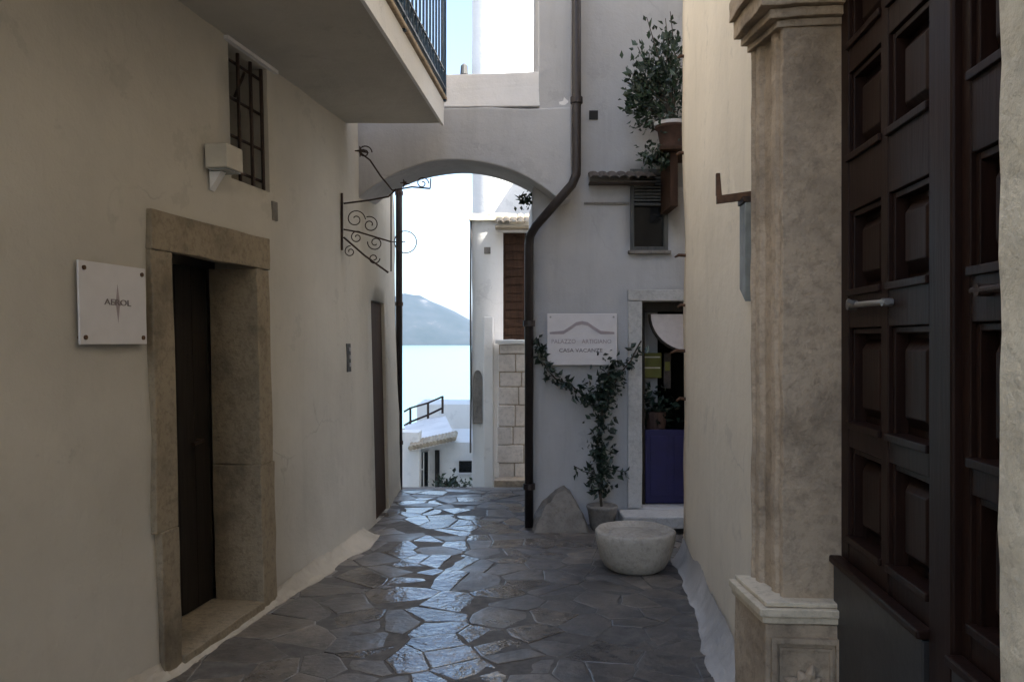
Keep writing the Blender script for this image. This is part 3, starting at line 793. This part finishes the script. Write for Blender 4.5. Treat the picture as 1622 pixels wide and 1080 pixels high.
# panelled double door
dr = thing_parent = None
def leaf(y0, y1, cols, name='door_leaf'):
    n_f = ND; mb = MB()
    rows = [(.93,1.244),(1.314,1.643),(1.756,2.034),(2.208,2.50),(2.585,2.87)]
    zb, zt = .0, 2.90
    pbox(QP, yQ(y0), yQ(y1), n_f-.085, n_f-.055, zb, zt, mb)           # back sheet
    cuts = [y0]+[q for c in cols for q in c]+[y1]
    for a, b in zip(cuts[0::2], cuts[1::2]): pbox(QP, yQ(a), yQ(b), n_f-.054, n_f, zb, zt, mb)   # stiles
    zc = [zb]+[q for r in rows for q in r]+[zt]
    for (a, b) in cols:
        for z0, z1 in zip(zc[0::2], zc[1::2]): pbox(QP, yQ(a)+.001, yQ(b)-.001, n_f-.054, n_f-.002, z0, z1, mb)  # rails
    lf = mb.build(name, 'dark_wood', house_n, .003)
    for (a, b) in cols:
        for z0, z1 in rows:
            p = MB(); ua, ub = yQ(a), yQ(b)
            # moulded rim and raised field
            for (i0, i1, h) in ((.002,.020,-.012),):
                pbox(QP, ua+i0, ua+i1, n_f-.054, n_f+h, z0+.002, z1-.002, p); pbox(QP, ub-i1, ub-i0, n_f-.054, n_f+h, z0+.002, z1-.002, p)
                pbox(QP, ua-.004, ub+.004, n_f-.054, n_f+.010, z0-.006, z0+.016, p); pbox(QP, ua+i1+.001, ub-i1-.001, n_f-.054, n_f+h-.001, z1-i1, z1-i0, p)
            e = .035
            p.hexa([QP.at(ua+e,n_f-.054,z0+e), QP.at(ub-e,n_f-.054,z0+e), QP.at(ub-e,n_f-.054,z1-e), QP.at(ua+e,n_f-.054,z1-e),
                    QP.at(ua+e+.035,n_f-.022,z0+e+.035), QP.at(ub-e-.035,n_f-.022,z0+e+.035), QP.at(ub-e-.035,n_f-.022,z1-e-.035), QP.at(ua+e+.035,n_f-.022,z1-e-.035)])
            p.build('door_panel', 'dark_wood', lf, .003)
    # kick board with a ledge
    k = MB(); pbox(QP, yQ(y0)+.012, yQ(y1)-.012, n_f+.002, n_f+.03, .02, .835, k); k.build('kick_board', 'slate', lf, .004)
    k = MB(); pbox(QP, yQ(y0)+.008, yQ(y1)-.008, n_f+.002, n_f+.045, .837, .862, k); k.build('kick_ledge', 'dark_wood', lf, .006)
    return lf
l1 = leaf(2.035, 2.775, [(2.08,2.355),(2.41,2.70)])
l2 = leaf(1.20, 1.90, [(1.26,1.53),(1.585,1.86)])
pbox(QP, yQ(1.903), yQ(2.032), ND-.05, ND+.022, 0, 2.895).build('meeting_stile', 'dark_wood', house_n, .008)
mb = MB(); mb.tube([Q(2.62,ND+.022,1.717), Q(2.30,ND+.022,1.712)], .009, 10); mb.tube([Q(2.62,ND+.0,1.717),Q(2.62,ND+.03,1.717)], .016, 10); mb.tube([Q(2.32,ND+.0,1.712),Q(2.32,ND+.03,1.712)], .012, 10)
mb.tube([Q(2.56,ND+.022,1.717),Q(2.56,ND+.05,1.73)], .007, 8)
mb.build('bolt', 'steel', l1)
mb = MB(); mb.tube([Q(1.80,ND+.022,1.712), Q(1.55,ND+.022,1.712)], .009, 10); mb.tube([Q(1.77,ND,1.712),Q(1.77,ND+.03,1.712)], .014, 10); mb.build('bolt', 'iron', l2)
pbox(QP, yQ(1.30), yQ(2.76), ND-.06, ND+.13, -.03, .014).build('portal_sill', 'grey_stone', house_n, .004)
# rusty bracket and glass plate on the cream wall
br = thing('iron_bracket', 'rusty angled iron bracket sticking out of the cream wall beside the pilaster', 'bracket', Q(3.52,0,2.25))
mb = MB()
mb.hexa([Q(3.50,-.02,2.225),Q(3.52,-.02,2.225),Q(3.52,.155,2.205),Q(3.50,.155,2.205),Q(3.50,-.02,2.262),Q(3.52,-.02,2.262),Q(3.52,.155,2.24),Q(3.50,.155,2.24)])
mb.build('arm', 'rust', br, .002)
mb = MB(); mb.hexa([Q(3.50,.132,2.241),Q(3.52,.132,2.241),Q(3.52,.157,2.241),Q(3.50,.157,2.241),Q(3.50,.14,2.34),Q(3.52,.14,2.34),Q(3.52,.157,2.34),Q(3.50,.157,2.34)]); mb.build('upturned_tip', 'rust', br, .002)
gp = thing('glass_plate', 'narrow grey glass plate fixed to the cream wall below the rusty angled bracket', 'plate', Q(3.6,.02,1.9))
mb = MB(); mb.prism([(3.56,2.20),(3.56,1.83),(3.44,1.77),(3.44,2.20)], lambda p: Q(p[0],.004,p[1]), lambda p: Q(p[0],.045,p[1])); mb.build('pane', 'grey_glass', gp, .003)
mb = MB(); pbox(QP, yQ(3.435), yQ(3.565), .002, .052, 2.202, 2.225, mb); mb.build('cap', 'iron', gp)
# small iron pegs on the far edge of the cream wall
for i, (py, ln) in enumerate(((90,.05),(243,.06),(405,.07),(484,.05),(556,.10),(632,.06))):
    z = EYE+(540-py)/FPX*5.8
    mb = MB(); p = QP.at(yQ(5.80), .0, z); mb.tube([QP.at(yQ(5.80),-.03,z), QP.at(yQ(5.80),ln*.6,z+.004), QP.at(yQ(5.78),ln,z-.012)], [.013,.012,.007], 7)
    o = mb.build('wall_peg', 'rust', None)
    tag(o, ['rusty peg on the cream wall edge, beside the tall leafy bush',
            'rusty peg on the cream wall edge, just below the terracotta pot',
            'rusty peg on the cream wall edge, level with the dark window sill',
            'rusty peg on the cream wall edge, level with the shop doorway top',
            'longest rusty peg on the cream wall edge, below the half round blind',
            'lowest rusty peg on the cream wall edge, above the blue door panel'][i], 'peg', 'rusty pegs along the far edge of the cream wall')

# ================================================================== BEYOND THE ARCH
# tall white house
tall = thing('tall_white_house', 'tall sunlit white house rising behind the arch', 'house', (1.5,16,-3))
TP = Path([(-.70,22.0),(-.70,14.0),(6.0,14.0)], 1)
wall_mesh(TP, 0, TP.u[-1], -4, 12.0, [], .3, .5, .5, .015, 31, 12).build('wall', 'white_clean', tall)
mb = MB(); mb.box((-.8,13.9,12.01),(6.1,22,12.2)); mb.build('cornice', 'lime', tall)
mb = MB(); mb.tube([(-.70,14.02,6.05),(-.83,13.98,6.12),(-.85,13.98,6.3)], .02, 6); mb.lathe([(.03,0),(.07,.05),(.06,.2),(.02,.24)], (-.84,13.98,6.22), 12); o = mb.build('wall_lantern', 'shutter_grey', None); tag(o, 'small grey lantern on the left edge of the tall white house, above the arch', 'lantern')
# stair house
sh = thing('stair_house', 'low white house past the arch, with brown shutters above a stone landing', 'house', (0,10,-1))
SP = Path([(-.50,13.2),(-.50,10.0),(5.0,10.0)], 1)
us_ = lambda x: SP.ux(x,1)
S = lambda px, py, d=10.0: P(px, py, d)
wall_mesh(SP, 0, SP.u[-1], -3, 3.10, [(us_(S(797,0).x), us_(.42), S(0,538).z, S(0,368).z)], .25, .4, .2, .012, 41).build('wall', 'white_clean', sh)
mb = MB(); mb.box((.7,10.45,3.1),(6.5,13.6,5.4)); mb.build('unseen_sun_block', 'white_clean', sh)  # unseen block, added to keep the sun off the terrace house
mb = MB(); mb.box((-.54,9.93,3.101),(.0,10.4,3.19)); mb.rough(4,.008,5,1); mb.build('cornice', 'tufa_pale', sh, .006)
mb = MB(); a = S(797,0).x
mb.box((a,10.06,S(0,538).z),(a+.27,10.10,S(0,368).z)); mb.box((a+.275,10.06,S(0,538).z),(.42,10.10,S(0,368).z))
for k in range(12):
    z = S(0,530).z+k*.105; mb.box((a+.03,10.05,z),(a+.24,10.058,z+.085))
mb.build('brown_shutter', 'brown_wood', sh, .003)
rt = MB()
for k in range(6):
    xa = S(788,0).x+.035+k*.085; w = .045
    poly = [(w*math.cos(q), w*.8*math.sin(q)) for q in [i*math.pi/8 for i in range(9)]]; poly += [(p[0]*.8,p[1]*.75) for p in poly[::-1]]
    rt.prism(poly, lambda p: Vector((xa+p[0],9.72,S(0,356).z-.02+p[1])), lambda p: Vector((xa+p[0],10.01,S(0,345).z+.02+p[1])))
rt.box((S(785,0).x,9.74,S(0,362).z-.02),(.4,9.99,S(0,362).z+.0))
rt.build('tile_hood', 'tile_pale', sh)
mb = MB(); c = S(772,397,10.0); mb.box((c.x-.04,9.97,c.z-.04),(c.x+.04,10.01,c.z+.04)); o = mb.build('meter_box', 'grey_stone', None, .004); tag(o, 'tiny grey box left of the brown shutters past the arch', 'box')
mb = MB()
a, b = P(766,0,9.75).x, P(781,0,9.75).x
mb.box((a,9.75,-2),(b,9.98,P(0,502,9.75).z)); mb.rough(6,.006,4,2); mb.build('pilaster', 'white_clean', sh, .008)
ni = MB(); c = P(756,640,9.9)
poly = [(-.06,-.45)]+[(.06*math.cos(math.pi-math.pi*i/10), .10+.12*math.sin(math.pi*i/10)) for i in range(11)]+[(.06,-.45)]
ni.prism(poly, lambda p: Vector((c.x+p[0],9.965,c.z+.2+p[1])), lambda p: Vector((c.x+p[0],10.02,c.z+.2+p[1]))); ni.build('niche_door', 'grey_stone', sh)
# stone landing of coursed blocks
ld = MB(); x0, x1 = P(789,0,9.2).x, .17
z = -1.2
ztop = P(0,545,9.2).z
row = 0
while z < ztop-.05:
    h = min(random.choice((.17,.21,.25)), ztop-z)
    x = x0+random.uniform(-.02,.02); 
    while x < x1:
        w = random.uniform(.18,.34); ld.box((x+.004,9.2+random.uniform(0,.02),z+.004),(min(x+w,x1+.1)-.004,9.85,z+h-.004)); x += w
    z += h; row += 1
ldo = ld.build('stone_landing', 'block_stone', sh, .012)
mb = MB(); mb.box((x0+.01,9.23,-1.2),(x1+.1,9.84,ztop-.01)); mb.build('mortar', 'tufa', ldo)
mb = MB(); mb.box((x0-.03,9.15,ztop+.003),(x1+.12,9.97,ztop+.05)); mb.rough(4,.006,5,1); mb.build('landing_slab', 'white_clean', ldo, .008)
mb = MB(); mb.box((P(783,0,9.1).x,8.95,P(0,770,9.1).z),(x1,9.19,P(0,757,9.1).z)); mb.build('base_course', 'tufa', ldo, .01)
# thin cable along left edge of stair house
mb = MB(); mb.tube([(-.515,9.985,3.15),(-.52,9.985,2.2),(-.515,9.985,1.0),(-.52,9.985,.2)], .012, 6); o = mb.build('downpipe', 'wire', None); tag(o, 'thin grey downpipe on the left edge of the house with brown shutters', 'downpipe')
# lower terrace house
te = thing('terrace_house', 'little whitewashed house below the alley, with lean-to roof and small square window', 'house', (-1.3,15,-3))
p = P
mb = MB(); mb.box((p(630,0,14.6).x,14.6,-4),(p(752,0,14.6).x+.3,16.8,p(0,700,14.6).z)); mb.rough(8,.01,2,1); mb.build('wall', 'white_clean', te)
mb = MB(); mb.box((p(625,0,14.2).x,14.2,-4),(p(664,0,14.2).x,14.58,p(0,684,14.2).z)); mb.rough(5,.012,3,2); mb.build('side_wall', 'white_clean', te, .01)
mb = MB(); q = [p(648,707,14.0),p(722,691,14.5),p(704,655,17.2),p(640,674,16.8)]
mb.hexa([v-Vector((0,0,.09)) for v in q]+q); mb.rough(6,.012,3,3); mb.build('lean_to_roof', 'lime', te, .006)
rt = MB()
for k in range(14):
    t = (k+.5)/14; c0 = q[0].lerp(q[1],t); rt.tube([c0+Vector((0,-.05,-.03)), c0+Vector((0,.35,.03))], .045, 8)
rt.build('eave_tile', 'tile_pale', te)
mb = MB(); a, b = p(664,770,14.55), p(678,716,14.55); mb.box((a.x,14.55,a.z),(b.x,14.597,b.z)); wd = mb.build('window', 'dark_glass', te)
mb = MB(); mb.box((a.x-.03,14.54,a.z-.03),(a.x-.002,14.598,b.z+.03)); mb.box((b.x+.002,14.54,a.z-.03),(b.x+.03,14.598,b.z+.03)); mb.box(((a.x+b.x)/2-.012,14.53,a.z),((a.x+b.x)/2+.012,14.549,b.z)); mb.box((a.x,14.532,(a.z+b.z)/2-.012),((a.x+b.x)/2-.0125,14.549,(a.z+b.z)/2+.012)); mb.build('frame', 'white_clean', wd)
mb = MB(); a, b = p(689,800,14.55), p(696,713,14.55); mb.box((a.x,14.55,a.z),(b.x,14.597,b.z)); mb.build('door', 'dark', te)
mb = MB(); a, b = p(727,748,14.55), p(750,730,14.55); mb.box((a.x,14.55,a.z),(b.x,14.597,b.z)); wd = mb.build('window', 'dark_glass', te)
mb = MB(); mb.box((a.x-.03,14.54,a.z-.035),(b.x+.03,14.598,a.z-.003)); mb.build('sill', 'lime', wd)
mb = MB(); mb.box((p(660,0,18).x,18,-4),(-.75,19.5,p(0,640,18).z)); mb.rough(6,.012,2,5); o = mb.build('parapet_wall', 'white_clean', None, .02); tag(o, 'low white parapet wall in front of the sea, behind the little lean-to roof', 'wall')
for (px, py, n, lab) in ((706,768,150,'small dark shrub beside the door of the little whitewashed house'),(732,770,90,'low dark shrub under the small square window of the whitewashed house')):
    c = P(px, py, 13.9); t_ = thing('shrub', lab, 'shrub', c)
    mb = MB(); mb.leaves([c+Vector((random.gauss(0,.13),random.gauss(0,.1),random.gauss(0,.09))) for _ in range(n)], .09, .3); mb.build('foliage', 'leaf', t_, recalc=False)
    mb = MB(); mb.tube([c-Vector((0,0,2.2)), c], .02, 6); mb.build('stem', 'stem', t_)
rl = thing('terrace_railing', 'rusty iron railing rising beside the lean-to roof, in front of the sea', 'railing', p(650,672,17))
tops = [(640,652),(650,646),(678,638),(701,628)]; bots = [(640,678),(650,672),(678,661),(701,650)]
for (a, b) in list(zip(tops, bots))[1:]:
    mb = MB(); mb.tube([p(b[0],b[1]+5,17.0), p(a[0],a[1]-1,17.0)], .025, 6); mb.build('post', 'iron', rl)
mb = MB(); mb.tube([p(x,y,17.0) for x,y in tops], .02, 6); mb.build('top_rail', 'iron', rl)
mb = MB(); mb.tube([p(x,y-4,17.0) for x,y in bots], .022, 6); mb.build('bottom_rail', 'iron', rl)
mb = MB(); mb.hexa([p(628,700,16.9),p(704,700,16.9),p(704,700,17.15),p(628,700,17.15),p(628,682,16.9),p(704,654,16.9),p(704,654,17.15),p(628,682,17.15)]); o = mb.build('stair_wall', 'lime', None, .01); tag(o, 'sloping white wall carrying the rusty iron railing below the alley', 'wall')

# ================================================================== GROUND
def clip(poly, px, py, nx, ny):
    out = []
    for i in range(len(poly)):
        a, b = poly[i], poly[(i+1)%len(poly)]
        da = (a[0]-px)*nx+(a[1]-py)*ny; db = (b[0]-px)*nx+(b[1]-py)*ny
        if da <= 0: out.append(a)
        if da*db < 0:
            t = da/(da-db); out.append((a[0]+(b[0]-a[0])*t, a[1]+(b[1]-a[1])*t))
    return out
random.seed(21)
def build_paving():
    mb = MB(); bm = mb.bm
    tone = bm.faces.layers.float.new('slab_tone'); glo = bm.faces.layers.float.new('slab_gloss')
    sx, sy = .235, .175
    seeds = {}
    Y0, Y1 = -6.0, 8.59
    nx = int(5.6/sx); ny = int((Y1-Y0)/sy)+2
    for j in range(-1, ny+1):
        for i in range(-1, nx+1):
            if random.random() < .28: continue
            seeds[i,j] = (-2.9+(i+.5+(.5 if j%2 else 0))*sx+random.uniform(-.46,.46)*sx, Y0+(j+.5)*sy+random.uniform(-.46,.46)*sy)
    for (i,j), (x,y) in seeds.items():
        if not (Y0-.1 < y < Y1+.2): continue
        if (i,j) not in seeds: continue
        poly = [(x-1,y-1),(x+1,y-1),(x+1,y+1),(x-1,y+1)]
        for di in range(-3,4):
            for dj in range(-3,4):
                q = seeds.get((i+di,j+dj))
                if (di or dj) and q:
                    mx, my = (x+q[0])/2, (y+q[1])/2; dx, dy = q[0]-x, q[1]-y; l = math.hypot(dx,dy)
                    poly = clip(poly, mx-dx/l*.002, my-dy/l*.002, dx/l, dy/l)
                    if not poly: break
            if not poly: break
        if poly: poly = clip(poly, 0, Y1, 0, 1)
        if len(poly) < 3: continue
        cxp = sum(p[0] for p in poly)/len(poly); cyp = sum(p[1] for p in poly)/len(poly)
        tx, ty = random.gauss(0,.014), random.gauss(0,.018); h = random.uniform(-.003,.003)
        tn = random.random(); lx = cxp+.35
        if math.hypot(lx*.9, cyp-4.15) < .30: tx, ty, forced = tx*.3, .004, True
        elif abs(lx) < .5 and 4.8 < cyp < 7.2 and random.random() < .55: ty, forced = random.gauss(.020,.010), True
        else: forced = False
        gl = max(0, min(1, random.random()*1.15-.05-abs(cxp+.35)*.42))
        def ringv(k, z, tilt=True):
            r = []
            # subdivide edges so that outlines look chipped
            for a, b in zip(poly, poly[1:]+poly[:1]):
                L = math.hypot(b[0]-a[0], b[1]-a[1]); n = max(1, int(L/.045))
                for s in range(n):
                    px_, py_ = a[0]+(b[0]-a[0])*s/n, a[1]+(b[1]-a[1])*s/n
                    w = .003+noise.noise(Vector((px_*6,py_*6,1)))*.013+noise.noise(Vector((px_*21,py_*21,7)))*.006
                    dx, dy = px_-cxp, py_-cyp; l = max(.02, math.hypot(dx,dy))
                    f = max(.2, 1-(k+max(0,w))/l)
                    X, Yv = cxp+dx*f, cyp+dy*f
                    r.append(bm.verts.new((X, min(Yv,Y1), z+(tx*(X-cxp)+ty*(Yv-cyp)+h if tilt else 0)+.0016*noise.noise(Vector((X*11,Yv*11,4))))))
            return r
        A = ringv(0, -.03, False); B = ringv(.0, -.0025); Cc = ringv(.004, -.0006); D = ringv(.012, 0.0)
        for U, W in ((A,B),(B,Cc),(Cc,D)):
            for k in range(len(U)):
                f = bm.faces.new((U[k],U[(k+1)%len(U)],W[(k+1)%len(U)],W[k])); f[tone] = tn; f[glo] = 1 if forced else gl; f.smooth = False
        f = bm.faces.new(D); f[tone] = tn; f[glo] = 1 if forced else gl
    m, nt, b = new_mat('worn_paving')
    at = nt.nodes.new('ShaderNodeAttribute'); at.attribute_name = 'slab_tone'
    base = ramp(nt, at.outputs['Fac'], [(0,(.075,.068,.063)),(.45,(.105,.094,.086)),(.75,(.13,.115,.10)),(.93,(.20,.17,.135)),(1,(.26,.22,.17))])
    mott = ramp(nt, nz(nt, 4, 6, .7), [(.35,(.55,.55,.57)),(.7,(1.15,1.12,1.08))])
    wide = ramp(nt, nz(nt, 1.7, 8, .72), [(.34,(.105,.098,.094)),(.5,(.18,.16,.14)),(.66,(.28,.24,.19))])
    base = mixc(nt, .5, base, wide)
    spk = ramp(nt, nz(nt, 17, 6, .78), [(.40,(.55,.55,.55)),(.50,(1,1,1)),(.64,(1,1,1)),(.72,(1.5,1.45,1.35))])
    base = mixc(nt, .8, base, mixc(nt, 1.0, base, spk, 'MULTIPLY'))
    c = mixc(nt, 1.0, base, mott, 'MULTIPLY')
    nt.links.new(c, b.inputs['Base Color'])
    rr = nt.nodes.new('ShaderNodeMapRange'); rr.inputs[1].default_value = .3; rr.inputs[2].default_value = .7; rr.inputs[3].default_value = .30; rr.inputs[4].default_value = .55
    nt.links.new(nz(nt, 2.6, 6, .7), rr.inputs[0]); 
    ag = nt.nodes.new('ShaderNodeAttribute'); ag.attribute_name = 'slab_gloss'
    gr = nt.nodes.new('ShaderNodeMapRange'); gr.inputs[1].default_value = .45; gr.inputs[2].default_value = .85; gr.inputs[3].default_value = 1.0; gr.inputs[4].default_value = .30
    nt.links.new(ag.outputs['Fac'], gr.inputs[0])
    mm = nt.nodes.new('ShaderNodeMath'); mm.operation = 'MULTIPLY'
    nt.links.new(rr.outputs[0], mm.inputs[0]); nt.links.new(gr.outputs[0], mm.inputs[1]); nt.links.new(mm.outputs[0], b.inputs['Roughness'])
    b.inputs['Specular IOR Level'].default_value = .8
    n1 = bump(nt, b, nz(nt, 8, 4, .62), .6, .016)
    n2 = bump(nt, b, nz(nt, 24, 4, .6), .22, .006, n1)
    bump(nt, b, nz(nt, 80, 5, .7), .14, .003, n2)
    o = mb.build('paving', m, None, 0, False, True)
    return struct(o)
build_paving()
mb = MB(); mb.box((-2.9,-6.2,-.6),(4.6,8.585,-.0022)); o = mb.build('paving_bed', simple('joint_dirt', (.115,.104,.092), .75, 0, .5, 14, .4)); struct(o)
# kerb at the edge and the steps down
mb = MB()
for k in range(10):
    mb.box((-2.2,8.60+.34*k,-3.2),(.2,8.935+.34*k,-.165*(k+1)+ .13))
o = mb.build('steps', 'grey_stone', None, .01); struct(o)
# ground running down to the sea
mb = MB(); bm = mb.bm
def gz(x, y):
    if y < 12: return -3.3 if y > 8.5 else -.62
    return -3.3-min(1, max(0,(y-20)/140))*24
ysg = [-400,-150,-60,-20,8.5,8.55,12,20,40,70,100,140,165,200]
xsg = [-600,-300,-120,-40,-10,0,10,40,120,300,600]
g = [[bm.verts.new((x,y,gz(x,y))) for x in xsg] for y in ysg]
for j in range(len(ysg)-1):
    for i in range(len(xsg)-1): bm.faces.new((g[j][i],g[j][i+1],g[j+1][i+1],g[j+1][i]))
o = mb.build('ground', simple('dry_ground', (.22,.19,.14), .95, 0, .4, .6, .3)); struct(o)
# sea
m, nt, b = new_mat('sea_water')
b.inputs['Base Color'].default_value = (.12,.225,.235,1); b.inputs['Roughness'].default_value = .28; b.inputs['IOR'].default_value = 1.33
bump(nt, b, nz(nt, .35, 5, .6), .5, 1.0)
mb = MB(); v = [mb.bm.verts.new(q) for q in ((-30000,140,-22),(30000,140,-22),(30000,40000,-22),(-30000,40000,-22))]; mb.bm.faces.new(v)
struct(mb.build('sea', m))
# hills across the bay
mb = MB(); bm = mb.bm
HX = [-3600+75*i for i in range(70)]; HY = [4200+90*j for j in range(22)]
rid = {}
def hh(x, y):
    px = 811+x/5000*FPX
    prof = 0
    pts = [(-900,40),(200,95),(480,62),(590,55),(640,78),(660,74),(690,60),(720,47),(745,36),(790,18),(840,4),(870,0),(2000,0)]
    for (a, ha), (b_, hb) in zip(pts, pts[1:]):
        if a <= px <= b_: prof = ha+(hb-ha)*(px-a)/(b_-a)
    top = prof/FPX*5000*1.06
    t = (y-4200)/(HY[-1]-4200)
    env = math.sin(min(1,t/.42)*math.pi/2) if t < .42 else math.cos((t-.42)/.58*math.pi/2)
    r = noise.fractal(Vector((x*.0022,y*.0022,3)), 1, 2, 5)
    return -22.5+max(0, top*env*(1+.16*r) - (3 if prof < 1 else 0))
g = [[bm.verts.new((x,y,hh(x,y))) for x in HX] for y in HY]
for j in range(len(HY)-1):
    for i in range(len(HX)-1): bm.faces.new((g[j][i],g[j][i+1],g[j+1][i+1],g[j+1][i]))
hm, nt, b = new_mat('hill_scrub')
nt.links.new(ramp(nt, nz(nt, .006, 8, .7), [(.35,(.012,.02,.014)),(.6,(.026,.033,.030)),(.72,(.15,.14,.13))]), b.inputs['Base Color']); b.inputs['Roughness'].default_value = .95
struct(mb.build('hills', hm, None, 0, True))
# haze
mb = MB(); mb.box((-9000,-410,-28.5),(9000,9000,420)); 
hz = bpy.data.materials.new('haze'); hz.use_nodes = True; nt = hz.node_tree; nt.nodes.clear()
out = nt.nodes.new('ShaderNodeOutputMaterial'); pv = nt.nodes.new('ShaderNodeVolumePrincipled')
pv.inputs['Color'].default_value = (.34,.58,1.0,1); pv.inputs['Density'].default_value = .00004; pv.inputs['Anisotropy'].default_value = .2
nt.links.new(pv.outputs[0], out.inputs['Volume'])
hzo = mb.build('haze', hz); hzo['kind'] = 'stuff'

# ================================================================== LIGHT, CAMERA
EL, AZ = 52, 122
w = bpy.data.worlds.new('World'); sc.world = w; w.use_nodes = True
nt = w.node_tree; bg = nt.nodes['Background']
sk = nt.nodes.new('ShaderNodeTexSky'); sk.sky_type = 'NISHITA'; sk.sun_disc = False
sk.sun_elevation = math.radians(EL); sk.sun_rotation = math.radians(AZ); sk.air_density = 1.0; sk.dust_density = 2.5; sk.ozone_density = 1.0
nt.links.new(sk.outputs[0], bg.inputs[0]); bg.inputs[1].default_value = .10
sl = bpy.data.lights.new('sun', 'SUN'); sl.energy = 4.0; sl.angle = math.radians(.5); sl.color = (1,.95,.87)
so = bpy.data.objects.new('sun', sl); col.objects.link(so)
sd_ = Vector((math.sin(math.radians(AZ))*math.cos(math.radians(EL)), math.cos(math.radians(AZ))*math.cos(math.radians(EL)), math.sin(math.radians(EL))))
so.rotation_euler = (-sd_).to_track_quat('-Z','Y').to_euler()
cam = bpy.data.cameras.new('camera'); co = bpy.data.objects.new('camera', cam); col.objects.link(co)
co.location = (0,0,EYE); co.rotation_euler = (math.radians(90),0,0)
cam.sensor_width = 36; cam.lens = FPX/1622*36; cam.clip_start = .05; cam.clip_end = 60000
sc.camera = co
vs = sc.view_settings
sc.display_settings.display_device = 'sRGB'
vs.view_transform = 'Standard'; vs.look = 'None'; vs.gamma = 1; vs.use_curve_mapping = False; vs.exposure = 2.4
